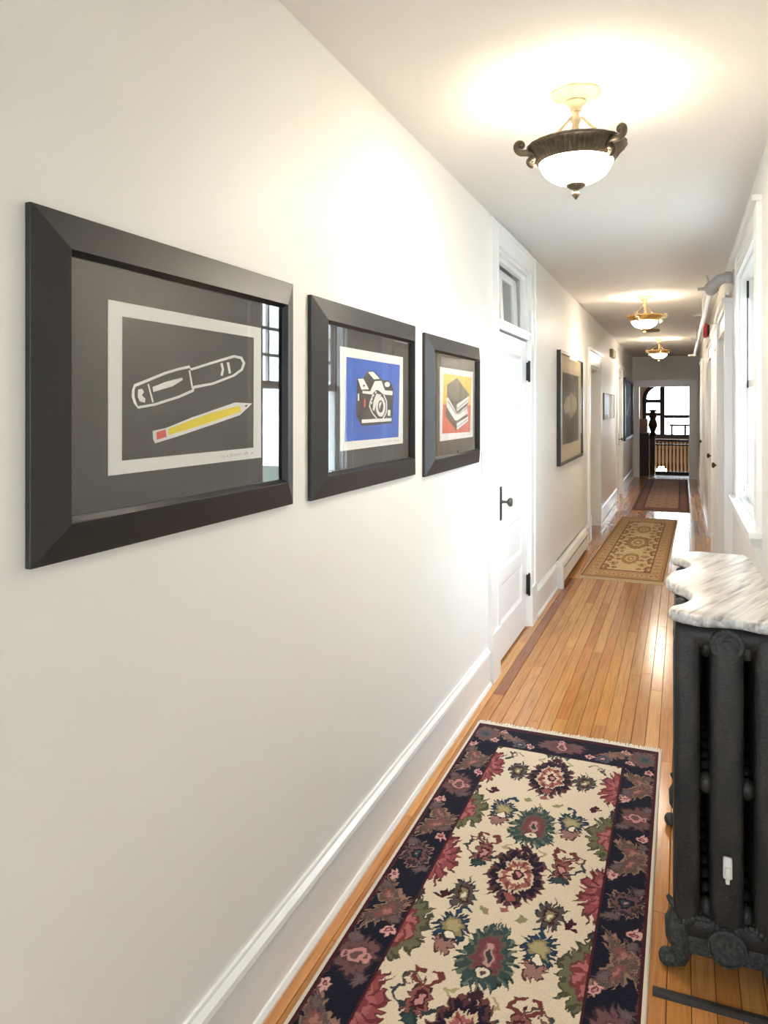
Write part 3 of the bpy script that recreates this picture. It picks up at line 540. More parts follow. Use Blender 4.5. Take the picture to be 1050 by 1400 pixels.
# ---- windows
def window(name, op, label):
    y0, y1, z0, z1 = op
    X = lambda d: XR + d
    e = empty(name, (XR, (y0 + y1) / 2, z0), label, 'window', kind='structure')
    cw = 0.125
    def flutes(q0, s_):
        pr = [(0, 0), (0.022, 0), (0.022, 0.014), (0.017, 0.017), (0.017, 0.040), (0.021, 0.043), (0.021, 0.055), (0.017, 0.058), (0.017, 0.081), (0.021, 0.084), (0.021, 0.096), (0.017, 0.099), (0.017, 0.108), (0.022, 0.111), (0.022, cw), (0, cw)]
        return [(X(-d), q0 + s_ * t) for d, t in pr]
    for q0, s_ in ((y0 - cw, 1), (y1 + cw, -1)):
        MB().prism(flutes(q0, s_), 'z', z0, z1 + cw).build('casing', 'trim_paint', e)
    MB().prism(flutes(z1 + cw, -1), 'y', y0, y1).box(X(0), X(-0.04), y0 - cw - 0.02, y1 + cw + 0.02, z1 + cw, z1 + cw + 0.025).build('head_casing', 'trim_paint', e)
    MB().box(X(0), X(0.18), y0, y0 + 0.02, z0, z1).box(X(0), X(0.18), y1 - 0.02, y1, z0, z1).box(X(0), X(0.18), y0 + 0.02, y1 - 0.02, z1 - 0.02, z1).build('jamb', 'trim_paint', e)
    MB().box(X(0.18), X(0.0), y0 + 0.001, y1 - 0.001, z0 - 0.027, z0 + 0.004).box(X(0.0), X(-0.055), y0 - cw - 0.03, y1 + cw + 0.03, z0 - 0.028, z0 + 0.0005, 0.004).build('sill', 'trim_paint', e)
    ap = [(X(0), z0 - 0.028), (X(-0.046), z0 - 0.028), (X(-0.046), z0 - 0.045), (X(-0.040), z0 - 0.06), (X(-0.040), z0 - 0.072), (X(-0.030), z0 - 0.085), (X(-0.022), z0 - 0.115), (X(-0.012), z0 - 0.14), (X(0), z0 - 0.15)]
    MB().prism(ap, 'y', y0 - cw, y1 + cw).build('apron', 'trim_paint', e)
    zm = (z0 + z1) / 2 + 0.02
    def sash(nm, xa, xb, za, zb, rows, cols, top, bot):
        a, b = y0 + 0.02, y1 - 0.02; st = 0.05
        s = MB().box(xa, xb, a, a + st, za, zb).box(xa, xb, b - st, b, za, zb).box(xa, xb, a + st, b - st, za, za + bot).box(xa, xb, a + st, b - st, zb - top, zb).build(nm, 'trim_paint', e)
        ia, ib, ja, jb = a + st, b - st, za + bot, zb - top
        mw = 0.018
        for r in range(1, rows):
            z = ja + (jb - ja) * r / rows; MB().box(xa + 0.004, xb - 0.004, ia, ib, z - mw / 2, z + mw / 2).build('muntin', 'trim_paint', s)
        for c in range(1, cols):
            y = ia + (ib - ia) * c / cols; MB().box(xa + 0.005, xb - 0.005, y - mw / 2, y + mw / 2, ja, jb).build('muntin', 'trim_paint', s)
        for r in range(rows):
            for c in range(cols):
                ya, yb = ia + (ib - ia) * c / cols, ia + (ib - ia) * (c + 1) / cols; zc, zd = ja + (jb - ja) * r / rows, ja + (jb - ja) * (r + 1) / rows
                xm = (xa + xb) / 2
                MB().box(xm - 0.0015, xm + 0.0015, ya + 0.001, yb - 0.001, zc + 0.001, zd - 0.001).build('pane', 'window_glass', s)
        return s
    sash('upper_sash', X(0.075), X(0.105), zm - 0.02, z1 - 0.02, 3, 6, 0.10, 0.045)
    lo = sash('lower_sash', X(0.04), X(0.07), z0 + 0.002, zm + 0.025, 1, 1, 0.045, 0.07)
    MB().tube([(X(0.035), y1 - 0.06, z1 - 0.12), (X(0.035), y1 - 0.06, zm - 0.02)], 0.004, 8).build('sash_chain', 'sash_chain', e)
    MB().box(X(0.03), X(0.042), y1 - 0.072, y1 - 0.048, z1 - 0.13, z1 - 0.03, 0.003).build('sash_pulley', 'black_iron', e)
    MB().tube([(X(0.04), y1 - 0.16, z0 + 0.09), (X(0.015), y1 - 0.16, z0 + 0.095), (X(0.012), y1 - 0.16, z0 + 0.06)], 0.005, 8).build('sash_lift', 'grey_paint', lo)
    return e
window('window_1', W1, 'white double-hung window above the radiator with six-by-three upper panes')
# tall window closing the corridor behind
e = empty('window_2', (-0.335, YB - 0.1, 0.45), 'tall white window closing the near end of the corridor', 'window', kind='structure')
MB().box(-0.9, -0.84, YB - 0.14, YB - 0.08, 0.45, 2.4).box(0.17, 0.23, YB - 0.14, YB - 0.08, 0.45, 2.4).box(-0.9, 0.23, YB - 0.14, YB - 0.08, 0.45, 0.52).box(-0.9, 0.23, YB - 0.14, YB - 0.08, 2.34, 2.4).box(-0.9, 0.23, YB - 0.13, YB - 0.09, 1.4, 1.45).build('window_frame', 'trim_paint', e)
for z0_, z1_ in ((0.51, 1.41), (1.44, 2.35)):
    MB().box(-0.85, 0.18, YB - 0.112, YB - 0.108, z0_, z1_).build('pane', 'window_glass', e)

# ---- casing of the opening at the far end
t = empty('trim_1', (-0.35, YE, 0), 'white painted casing around the opening to the stair hall', 'door casing', kind='structure')
MB().box(-0.965, E0, YE - 0.025, YE, 0, EZ + 0.13).build('casing', 'trim_paint', t)
MB().box(E1, 0.29, YE - 0.025, YE, 0, EZ + 0.13).build('casing', 'trim_paint', t)
MB().box(E0, E1, YE - 0.025, YE, EZ, EZ + 0.13).box(-0.965, 0.29, YE - 0.032, YE, EZ + 0.10, EZ + 0.13).build('head_casing', 'trim_paint', t)
MB().box(E0, E0 + 0.015, YE, YE + 0.15, 0, EZ).box(E1 - 0.015, E1, YE, YE + 0.15, 0, EZ).box(E0, E1, YE, YE + 0.15, EZ - 0.015, EZ).build('jamb', 'trim_paint', t)

# ---- stair hall beyond
HY0, HY1, HX0, HX1 = YE + 0.15, 21.2, -2.6, 2.6
tag(MB().box(HX0, HX1, HY0, 17.75, -0.12, 0).build('floor_stair_landing', 'brown_wood'), 'brown wooden landing floor behind the far opening', 'floor', kind='structure')
for nm, bx_, lb in (('wall_stair_left', (HX0 - 0.1, HX0, HY0, HY1, -2.6, 3.0), 'tan left side wall of the stair hall'), ('wall_stair_right', (HX1, HX1 + 0.1, HY0, HY1, -2.6, 3.0), 'tan right side wall of the stair hall')):
    tag(MB().box(*bx_).build(nm, 'stair_hall_wall'), lb, 'wall', kind='structure')
tag(MB().box(HX0, HX1, HY0, HY1, 3.0, 3.1).build('ceiling_stair_hall', 'ceiling_paint'), 'white ceiling of the stair hall', 'ceiling', kind='structure')
tag(MB().box(HX0, HX1, HY0, HY1, -2.7, -2.6).build('floor_stairwell', 'brown_wood'), 'brown floor at the bottom of the stairwell', 'floor', kind='structure')
mb = MB().box(HX0, XL - 0.26, HY0 - 0.1, HY0, -2.6, 3.0).box(XR + 0.18, HX1, HY0 - 0.1, HY0, -2.6, 3.0).box(XL - 0.26, XR + 0.18, HY0 - 0.1, HY0, H + 0.12, 3.0).box(XL - 0.26, XR + 0.18, HY0 - 0.1, HY0, -2.6, -0.12)
tag(mb.build('wall_stair_front', 'stair_hall_wall'), 'tan wall of the stair hall around the corridor opening', 'wall', kind='structure')
# window wall: hole under an arch
wx0, wx1, wz0, wzs, wzt = -0.98, 1.30, 0.70, 1.72, 2.16
mb = MB().box(HX0, wx0, HY1, HY1 + 0.2, -2.6, 3.0).box(wx1, HX1, HY1, HY1 + 0.2, -2.6, 3.0).box(wx0, wx1, HY1, HY1 + 0.2, -2.6, wz0).box(wx0, wx1, HY1, HY1 + 0.2, wzt, 3.0)
def corner(cx, sgn, r):        # spandrel that rounds an upper corner
    pts = [(cx, wzt)] + [(cx + sgn * (r - r * math.cos(t)), wzt - r + r * math.sin(t)) for t in [PI / 2 * k / 10 for k in range(11)][::-1]]
    return pts
mb.prism(corner(wx0, 1, 0.44), 'y', HY1, HY1 + 0.2).prism(corner(wx1, -1, 0.44), 'y', HY1, HY1 + 0.2)
tag(mb.build('wall_stair_window', 'stair_hall_wall'), 'wall around the big arched stair window', 'wall', kind='structure')
we = empty('window_3', (0.16, HY1, wz0), 'big arched stair window with dark wood mullions', 'window', kind='structure')
fw = 0.10
arc = lambda cx, s, r0, r1: [(cx + s * (0.44 - r0 * math.cos(t)), wzt - 0.44 + r0 * math.sin(t)) for t in [PI / 2 * k / 12 for k in range(13)]] + [(cx + s * (0.44 - r1 * math.cos(t)), wzt - 0.44 + r1 * math.sin(t)) for t in [PI / 2 * k / 12 for k in range(13)][::-1]]
ya, yb = HY1 - 0.06, HY1 + 0.08
fm = MB().prism(arc(wx0, 1, 0.44, 0.44 - fw), 'y', ya, yb).prism(arc(wx1, -1, 0.44, 0.44 - fw), 'y', ya, yb)
fm.box(wx0, wx0 + fw, ya, yb, wz0, wzt - 0.44).box(wx1 - fw, wx1, ya, yb, wz0, wzt - 0.44).box(wx0 + 0.44, wx1 - 0.44, ya, yb, wzt - 0.07, wzt).box(wx0, wx1, ya - 0.06, yb, wz0 - 0.03, wz0 + 0.08)
fm.build('window_frame', 'dark_wood', we)
for x0, x1, z0, z1 in ((-0.54, -0.42, wz0, wzt), (0.74, 0.86, wz0, wzt)): MB().box(x0, x1, ya, yb, z0, z1).build('mullion', 'dark_wood', we)
for x0, x1, z in ((wx0, -0.54, 1.62), (wx0, -0.54, 1.27), (-0.42, 0.74, 1.215), (0.86, wx1, 1.62), (0.86, wx1, 1.27)): MB().box(x0, x1, ya + 0.02, yb - 0.02, z, z + (0.10 if z > 1.5 else 0.085)).build('transom_rail', 'dark_wood', we)
for x0, x1, z0, z1 in ((-0.30, 0.70, 1.00, 1.055), (-0.27, -0.215, wz0, 1.0), (0.06, 0.115, wz0, 1.0), (0.39, 0.445, wz0, 1.0)): MB().box(x0, x1, ya + 0.04, yb - 0.04, z0, z1).build('glazing_bar', 'dark_wood', we)
for z in (1.62, 1.38): MB().box(-0.42, 0.74, ya + 0.06, yb - 0.06, z, z + 0.016).build('lead_came', 'grey_paint', we)
for x in (-0.18, 0.12, 0.42): MB().box(x, x + 0.016, ya + 0.06, yb - 0.06, 1.26, wzt).build('lead_came', 'grey_paint', we)
for x0, x1 in ((wx0, -0.54), (-0.42, 0.74), (0.86, wx1)):
    MB().box(x0, x1, HY1 + 0.012, HY1 + 0.016, wz0 + 0.05, wzt - 0.02).build('pane', 'window_glass', we)

# ================================================================== FRAMED PRINTS
def mitred_frame(parent, x_wall, y0, y1, z0, z1, wd, outer, inner, sight_depth, m, m2, s=1):
    """four mitred rails; outer/inner = how far the outer and inner edges stand off the wall; the wall faces +x"""
    def rail(o0, o1, i0, i1):
        vs = []
        for (o, i) in ((o0, i0), (o1, i1)):
            vs += [(x_wall, *o), (x_wall + outer, *o), (x_wall + inner, *i), (x_wall, *i)]
        return MB().add(vs, [(0, 1, 2, 3), (7, 6, 5, 4), (0, 4, 5, 1), (1, 5, 6, 2), (2, 6, 7, 3), (3, 7, 4, 0)])
    O = [(y0, z0), (y1, z0), (y1, z1), (y0, z1)]
    I = [(y0 + wd, z0 + wd), (y1 - wd, z0 + wd), (y1 - wd, z1 - wd), (y0 + wd, z1 - wd)]
    for k in range(4):
        r = rail(O[k], O[(k + 1) % 4], I[k], I[(k + 1) % 4]).build('frame_rail', m, parent)
        bv = r.modifiers.new('edge', 'BEVEL'); bv.width = 0.0012; bv.segments = 2; bv.limit_method = 'ANGLE'
    # narrow sight edge stepping down to the glass
    q = 0.008
    J = [(y0 + wd + q, z0 + wd + q), (y1 - wd - q, z0 + wd + q), (y1 - wd - q, z1 - wd - q), (y0 + wd + q, z1 - wd - q)]
    for k in range(4):
        a, b = I[k], I[(k + 1) % 4]; c, d = J[k], J[(k + 1) % 4]
        vs = [(x_wall + inner - 0.001, *a), (x_wall + inner - 0.001, *b), (x_wall + sight_depth, *d), (x_wall + sight_depth, *c), (x_wall + 0.004, *a), (x_wall + 0.004, *b), (x_wall + 0.004, *d), (x_wall + 0.004, *c)]
        MB().add(vs, [(0, 1, 2, 3), (0, 4, 5, 1), (2, 6, 7, 3), (4, 7, 6, 5), (0, 3, 7, 4), (1, 5, 6, 2)]).build('sight_edge', m2, parent)

def poly_faces(polys, x):
    """flat inked shapes, tessellated so that concave outlines stay clean"""
    from mathutils.geometry import tessellate_polygon
    mb = MB()
    for p in polys:
        vs = [Vector((a, b, 0)) for a, b in p]
        tris = tessellate_polygon([vs])
        mb.add([(x, a, b) for a, b in p], [tuple(t) for t in tris])
    return mb

def framed_print(key, y0, y1, z0, z1, label):
    (cy, cz, hy, hz), art = ART[key]
    e = empty('framed_print', (XL, (y0 + y1) / 2, z0), label, 'picture', 'wide black framed prints by the light switch')
    mitred_frame(e, XL, y0, y1, z0, z1, 0.066, 0.012, 0.034, 0.020, 'frame_black', 'frame_sight')
    iw = 0.07
    MB().box(XL + 0.004, XL + 0.012, y0 + iw, y1 - iw, z0 + iw, z1 - iw).build('mat_board', 'mat_board', e)
    p = MB().box(XL + 0.012, XL + 0.0135, cy - hy, cy + hy, cz - hz, cz + hz).build('print_paper', 'paper', e)
    for k, (nm, col, polys) in enumerate(art):
        o = poly_faces([[(cy + a * 1e-4, cz + b * 1e-4) for a, b in q] for q in polys], XL + 0.0139 + 0.0003 * k).build(nm, 'ink_' + col, p)
    MB().box(XL + 0.0185, XL + 0.0195, y0 + iw, y1 - iw, z0 + iw, z1 - iw).build('glass', 'picture_glass', e)
    return e
framed_print('pen', 0.893, 1.762, 1.257, 1.851, 'wide black framed print of a white pen and yellow pencil')
framed_print('camera', 1.868, 2.752, 1.252, 1.838, 'wide black framed print of a black camera on blue')
framed_print('books', 2.868, 3.742, 1.232, 1.824, 'wide black framed print of stacked books on yellow and red')

def thin_picture(y0, y1, z0, z1, label, fw=0.02, depth=0.03, matb='cream_mat', fmat='thin_frame', inset=None, glass=True, pieces=()):
    e = empty('framed_picture', (XL, (y0 + y1) / 2, z0), label, 'picture')
    for a, b, c, d in ((y0, y0 + fw, z0, z1), (y1 - fw, y1, z0, z1), (y0 + fw, y1 - fw, z0, z0 + fw), (y0 + fw, y1 - fw, z1 - fw, z1)):
        MB().box(XL, XL + depth, a, b, c, d).build('frame_rail', fmat, e)
    b = MB().box(XL + 0.004, XL + 0.012, y0 + fw, y1 - fw, z0 + fw, z1 - fw).build('backing', matb, e)
    for k, (nm, m, poly) in enumerate(pieces):
        poly_faces([[(y0 + a * (y1 - y0), z0 + c * (z1 - z0)) for a, c in poly]], XL + 0.0126 + 0.0006 * k).build(nm, m, b)
    if glass: MB().add([(XL + depth - 0.007, y0 + fw, z0 + fw), (XL + depth - 0.007, y1 - fw, z0 + fw), (XL + depth - 0.007, y1 - fw, z1 - fw), (XL + depth - 0.007, y0 + fw, z1 - fw)], [(0, 1, 2, 3)]).build('glass', 'acrylic_sheet', e)
    return e
def R4_(a, b, c, d): return [(a, c), (b, c), (b, d), (a, d)]
cloud = [(0.20, 0.52), (0.26, 0.44), (0.40, 0.46), (0.48, 0.40), (0.62, 0.42), (0.72, 0.47), (0.80, 0.52), (0.74, 0.60), (0.62, 0.62), (0.52, 0.66), (0.42, 0.61), (0.30, 0.60)]
thin_picture(6.38, 7.93, 1.012, 2.005, 'large black framed grey etching above the baseboard heater', 0.024, 0.034, pieces=(('etching', 'etching_grey', R4_(0.16, 0.86, 0.17, 0.82)), ('pale_figures', 'etching_pale', cloud)))
thin_picture(10.38, 11.98, 1.345, 1.705, 'small unframed-looking brown and silver photo between the doorways', 0.012, 0.02, 'grey_paint', 'tan_plastic', glass=False,
             pieces=(('brown_band', 'brown_wood', R4_(0.03, 0.3, 0.04, 0.97)), ('silver_band', 'paper', R4_(0.55, 0.8, 0.04, 0.97)), ('dark_corner', 'frame_black', R4_(0.03, 0.35, 0.04, 0.18))))
thin_picture(13.92, 16.3, 0.90, 2.05, 'large dark print in black frame near the far opening', 0.05, 0.05, 'dark_print', 'thin_frame', glass=False, pieces=(('pale_figure', 'etching_pale', [(0.35, 0.42), (0.5, 0.36), (0.72, 0.62), (0.85, 0.72), (0.7, 0.70), (0.5, 0.55)]),))

# ================================================================== CEILING LAMPS
def make_lamp():
    e = empty('ceiling_lamp', (0, 0, 0))
    fl = lambda t, i: 1 + 0.03 * math.cos(40 * t)
    def scal(t, i): return 1 + (0.07 * abs(math.cos(3 * t)) if i < 4 else 0) + (0.03 * math.cos(48 * t) if i in (3, 4) else 0)
    MB().lathe([(0.001, 0.0), (0.080, 0.0), (0.080, -0.007), (0.072, -0.011), (0.052, -0.020), (0.034, -0.028), (0.036, -0.034), (0.030, -0.040), (0.020, -0.050), (0.018, -0.066), (0.001, -0.068)], 192, mod=scal).build('canopy', 'aged_white_metal', e, local=True, smooth=True)
    MB().lathe([(0.014, -0.05), (0.012, -0.075), (0.018, -0.085), (0.018, -0.095), (0.011, -0.105), (0.010, -0.16), (0.015, -0.17), (0.012, -0.20)], 20).build('stem', 'aged_white_metal', e, local=True, smooth=True)
    for k in range(3):
        a = 2 * PI * k / 3 + 0.5
        p = []
        for t in [i / 10 for i in range(11)]:
            r = 0.02 + 0.135 * t; z = -0.085 - 0.100 * (1 - (1 - t) ** 1.6)
            p.append((r * math.cos(a), r * math.sin(a), z))
        MB().tube(p, 0.0045, 8).build('rod', 'aged_white_metal', e, local=True, smooth=True)
    # fluted ring, flaring upward
    prof = [(0.118, -0.236), (0.124, -0.240), (0.130, -0.234), (0.136, -0.222), (0.148, -0.205), (0.160, -0.194), (0.166, -0.192), (0.168, -0.186), (0.164, -0.182), (0.158, -0.186), (0.145, -0.200), (0.126, -0.226)]
    MB().lathe(prof + [prof[0]], 240, mod=lambda t, i: 1 + (0.026 * math.cos(60 * t) if i in (3, 4, 5) else (0.006 * math.cos(24 * t) if i in (6, 7, 8) else 0)), close='open').build('ring', 'dark_bronze', e, local=True, smooth=True)
    # disc added inside the ring to hold light off the ceiling
    MB().lathe([(0.011, -0.196), (0.030, -0.199), (0.100, -0.212), (0.104, -0.216), (0.100, -0.2155), (0.030, -0.2025), (0.011, -0.200)], 40, close='open').build('light_baffle', 'aged_white_metal', e, local=True, smooth=True)
    # alabaster bowl
    bp = [(0.122 * math.cos(t), -0.232 - 0.082 * math.sin(t)) for t in [PI / 2 * k / 14 for k in range(15)]]
    bp[-1] = (0.002, bp[-1][1])
    MB().lathe(bp, 48, close='open').build('bowl', 'bowl_glass', e, local=True, smooth=True)
    MB().lathe([(0.001, -0.308), (0.030, -0.309), (0.033, -0.314), (0.022, -0.324), (0.011, -0.330), (0.009, -0.336), (0.014, -0.342), (0.014, -0.348), (0.006, -0.358), (0.001, -0.364)], 32, mod=lambda t, i: 1 + (0.05 * math.cos(16 * t) if i in (1, 2, 3) else 0)).build('finial', 'dark_bronze', e, local=True, smooth=True)
    for k in range(3):
        a = 2 * PI * k / 3
        def P(r, z): return (r * math.cos(a), r * math.sin(a), z)
        m = MB()
        sc = []
        # lower roundel, S sweep outward, upper curl
        for t in [i / 16 for i in range(17)]:
            th = -PI / 2 + 1.5 * PI * t
            sc.append((0.150 - 0.013 * (1 - 0.5 * t) * math.cos(th) * 0.9, -0.240 + 0.013 * (1 - 0.4 * t) * math.sin(th)))
        path = [(0.140, -0.246), (0.150, -0.250), (0.160, -0.243), (0.160, -0.233), (0.150, -0.228), (0.146, -0.214), (0.158, -0.206), (0.176, -0.207), (0.192, -0.206), (0.203, -0.196), (0.204, -0.182), (0.195, -0.173), (0.184, -0.176), (0.182, -0.185), (0.188, -0.190)]
        # smooth with Catmull-Rom
        sm = []
        for i in range(len(path) - 1):
            p0, p1, p2, p3 = path[max(i - 1, 0)], path[i], path[i + 1], path[min(i + 2, len(path) - 1)]
            for t in (0, 0.25, 0.5, 0.75):
                f = lambda q: 0.5 * (2 * p1[q] + (p2[q] - p0[q]) * t + (2 * p0[q] - 5 * p1[q] + 4 * p2[q] - p3[q]) * t * t + (3 * p1[q] - p0[q] - 3 * p2[q] + p3[q]) * t ** 3)
                sm.append((f(0), f(1)))
        sm.append(path[-1])
        n = len(sm)
        rr = [0.0085 + 0.003 * math.sin(PI * i / n) - 0.004 * (i / n) ** 4 for i in range(n)]
        m.tube([P(r, z) for r, z in sm], rr, 10)
        m.ball(P(0.150, -0.239), 0.009); m.ball(P(0.190, -0.184), 0.008)
        m.build('scroll_arm', 'dark_bronze', e, local=True, smooth=True)
    MB().lathe([(0.012, -0.204), (0.013, -0.225), (0.02, -0.245), (0.024, -0.262), (0.018, -0.28), (0.001, -0.288)], 16).build('bulb', 'bulb_glow', e, local=True, smooth=True)
    return e
mat('bulb_glow', lin(255, 240, 214), 0.4, noise=(10, 0.1, lin(255, 236, 200)), emit=((1.0, 0.86, 0.64, 1), 8.0))
LX = -0.335
lamp0 = make_lamp()
lamps = [lamp0, copy_tree(lamp0), copy_tree(lamp0)]
for o, y, rz, lb in zip(lamps, (2.585, 7.62, 12.45), (180 + 24, 10, 40), ('bronze ceiling lamp with lit alabaster bowl above the framed prints', 'bronze ceiling lamp with lit bowl above the tan patterned runner', 'bronze ceiling lamp with lit bowl above the far dark runner')):
    o.location = (LX, y, H); o.rotation_euler = (0, 0, math.radians(rz))
    tag(o, lb, 'ceiling lamp', 'semi-flush lamps along the corridor ceiling')
    ld = bpy.data.lights.new('lamp_light', 'POINT'); ld.energy = LAMP_W; ld.color = (1.0, 0.87, 0.68); ld.shadow_soft_size = 0.03
    l = bpy.data.objects.new('lamp_light', ld); C.objects.link(l); l.parent = o; l.location = (0.05, 0.03, -0.24)
for o in lamps[1:]:
    for ch in o.children:
        if ch.name.split('.')[0] in ('ring', 'finial') and ch.type == 'MESH':
            ch.data = ch.data.copy(); ch.data.materials[0] = MATS['brass']
        if ch.name.split('.')[0] == 'scroll_arm': ch.data = ch.data.copy(); ch.data.materials[0] = MATS['aged_white_metal']

# ================================================================== RADIATOR
rad = empty('radiator', (0.11, 2.16, 0), 'dark cast iron column radiator under a scalloped marble slab', 'radiator')
COLX = (-0.098, 0.0, 0.098)         # column centres across the section, local
def section_mb():
    m = MB()
    def ecol(cx, rx, ry, z0, z1):
        prof = [(0.55, z0), (0.9, z0 + 0.02), (1, z0 + 0.05), (1, z1 - 0.05), (0.9, z1 - 0.02), (0.55, z1)]
        b = MB().lathe(prof, 28)
        # the lathe is round: squash it to an ellipse
        def sq(x, y):           # squarish oval
            r = math.hypot(x, y); t = math.atan2(y, x); c, s_ = math.cos(t), math.sin(t)
            return (r * math.copysign(abs(c) ** 0.62, c), r * math.copysign(abs(s_) ** 0.62, s_))
        m.add([(cx + sq(x, y)[0] * rx, sq(x, y)[1] * ry, z) for x, y, z in b.v], b.f)
    ecol(COLX[0], 0.034, 0.0335, 0.12, 0.93); ecol(COLX[1], 0.042, 0.0335, 0.12, 0.93); ecol(COLX[2], 0.034, 0.0335, 0.12, 0.93)
    # top and bottom headers
    for z, rz_ in ((0.908, 0.034), (0.135, 0.045)):
        b = MB().lathe([(0.3, -0.132), (0.8, -0.126), (1, -0.112), (1, 0.112), (0.8, 0.126), (0.3, 0.132)], 18, (0, 0, 0), 'x')
        m.add([(x, y * 0.029, z + zz * rz_) for x, y, zz in b.v], b.f)
    # bridges between the columns
    for x in (-0.049, 0.049): m.ball((x, 0, 0.515), 0.022, 12, 8, (1.0, 1.1, 1.3))
    for x in (-0.049, 0.049):
        m.ball((x, 0, 0.885), 0.022, 10, 6, (0.9, 1.1, 1.6)); m.ball((x, 0, 0.18), 0.022, 10, 6, (0.9, 1.1, 1.4))
    return m
NSEC = 12; PITCH = 0.0655
s0 = section_mb().build('section', 'cast_iron', rad, local=True, smooth=True)
for k in range(1, NSEC):
    s = s0.copy(); C.objects.link(s); s.parent = rad; s.location = (0, k * PITCH, 0)
MB().box(-0.10, 0.10, (NSEC - 1) * PITCH - 0.004, (NSEC - 1) * PITCH + 0.004, 0.12, 0.92).build('added_slot_plate', 'cast_iron', rad, local=True)  # plate added across the far end so the slots look dark
# bosses on the end section
MB().lathe([(0.044, 0.0), (0.044, -0.026), (0.040, -0.032), (0.030, -0.033), (0.028, -0.030), (0.014, -0.030), (0.013, -0.038), (0.001, -0.039)], 28, (0, 0, 0.895), 'y').build('end_plug', 'cast_iron_dusty', rad, local=True, smooth=True)
MB().lathe([(0.050, 0.0), (0.050, -0.034), (0.048, -0.042), (0.043, -0.044), (0.041, -0.038), (0.012, -0.036), (0.010, -0.039), (0.001, -0.040)], 32, (0, 0, 0.105), 'y').build('end_plug', 'cast_iron_dusty', rad, local=True, smooth=True)
MB().lathe([(0.046, 0.0), (0.044, 0.02), (0.030, 0.03), (0.001, 0.031)], 20, (0, (NSEC - 1) * PITCH + 0.02, 0.105), 'y').build('end_plug', 'cast_iron', rad, local=True, smooth=True)
# feet with scrolled toes, one pair at each end
def foot(sx, y):
    m = MB()
    path = [(0.105, 0.17), (0.120, 0.125), (0.118, 0.085), (0.108, 0.055), (0.118, 0.030), (0.138, 0.022)]
    m.tube([(sx * a, y, z) for a, z in path], [0.026, 0.034, 0.034, 0.028, 0.026, 0.022], 12)
    m.ball((sx * 0.148, y, 0.022), 0.0215, 12, 8, (1, 1.2, 1.0))
    m.tube([(sx * 0.128, y - 0.012, 0.175), (sx * 0.138, y - 0.012, 0.185), (sx * 0.146, y - 0.010, 0.195)], [0.012, 0.009, 0.005], 8)
    m.box(min(sx * 0.02, sx * 0.125), max(sx * 0.02, sx * 0.125), y - 0.022, y + 0.022, 0.055, 0.15, 0.01)
    return m
for y in (0.0, (NSEC - 1) * PITCH):
    for sx in (-1, 1): foot(sx, y).build('foot', 'cast_iron_dusty', rad, local=True, smooth=True)
# lacy lower skirt of the end section
sk = MB()
for k in range(-10, 11):
    x = k * 0.0115; z = 0.165 - 0.022 * math.cos(x / 0.115 * PI) ** 2
    sk.ball((x, -0.028, z), 0.0085, 8, 6)
sk.build('beaded_rim', 'cast_iron_dusty', rad, local=True, smooth=True)
av = MB().box(-0.010, 0.012, -0.048, -0.030, 0.292, 0.345, 0.004).box(-0.006, 0.008, -0.056, -0.046, 0.300, 0.325, 0.003).box(-0.004, 0.006, -0.046, -0.030, 0.278, 0.294, 0.002).box(-0.008, 0.010, -0.050, -0.046, 0.336, 0.350, 0.002)
tag(av.build('air_valve', 'white_plastic', rad, local=True), 'small white air valve')

# scalloped marble slab lying on the radiator
ctrl = [(-0.030, 2.155), (0.000, 2.128), (0.049, 2.108), (0.095, 2.118), (0.141, 2.120), (0.190, 2.098), (0.235, 2.112), (0.252, 2.16), (0.252, 2.56), (0.242, 2.83), (0.225, 3.03), (0.200, 3.052), (0.124, 3.056), (0.050, 3.060), (0.008, 3.020), (-0.020, 2.965), (-0.034, 2.905), (0.004, 2.865), (0.026, 2.80), (0.006, 2.72), (-0.034, 2.65), (-0.048, 2.555), (-0.034, 2.475), (0.010, 2.40), (0.024, 2.325), (0.006, 2.25), (-0.028, 2.195)]
def closed_spline(c, n=6):
    out = []; m = len(c)
    for i in range(m):
        p0, p1, p2, p3 = c[i - 1], c[i], c[(i + 1) % m], c[(i + 2) % m]
        for k in range(n):
            t = k / n
            out.append(tuple(0.5 * (2 * p1[q] + (p2[q] - p0[q]) * t + (2 * p0[q] - 5 * p1[q] + 4 * p2[q] - p3[q]) * t * t + (3 * p1[q] - p0[q] - 3 * p2[q] + p3[q]) * t ** 3) for q in (0, 1)))
    return out
outl = closed_spline(ctrl)
def inset_ring(pts, d):
    m = len(pts); r = []
    for i in range(m):
        a, b = Vector(pts[i - 1]), Vector(pts[(i + 1) % m]); t = (b - a).normalized(); nrm = Vector((-t.y, t.x))
        r.append((pts[i][0] + nrm.x * d, pts[i][1] + nrm.y * d))
    return r
from mathutils.geometry import tessellate_polygon
mzb, mzt = 0.941, 0.970
rings = [(inset_ring(outl, 0.006), mzb), (outl, mzb + 0.006), (outl, mzt - 0.008), (inset_ring(outl, 0.004), mzt - 0.002), (inset_ring(outl, 0.010), mzt)]
mm = MB(); n = len(outl)
vs = [(x, y, z) for r, z in rings for x, y in r]
fs = [(j * n + i, j * n + (i + 1) % n, (j + 1) * n + (i + 1) % n, (j + 1) * n + i) for j in range(len(rings) - 1) for i in range(n)]
tri = tessellate_polygon([[Vector((x, y, 0)) for x, y in rings[-1][0]]]); fs += [tuple((len(rings) - 1) * n + k for k in t) for t in tri]
tri = tessellate_polygon([[Vector((x, y, 0)) for x, y in rings[0][0]]]); fs += [tuple(t)[::-1] for t in tri]
mm.add(vs, fs)
slab = mm.build('marble_slab', 'marble', smooth=True)
tag(slab, 'grey veined marble slab with scalloped edge lying on the radiator', 'marble slab')

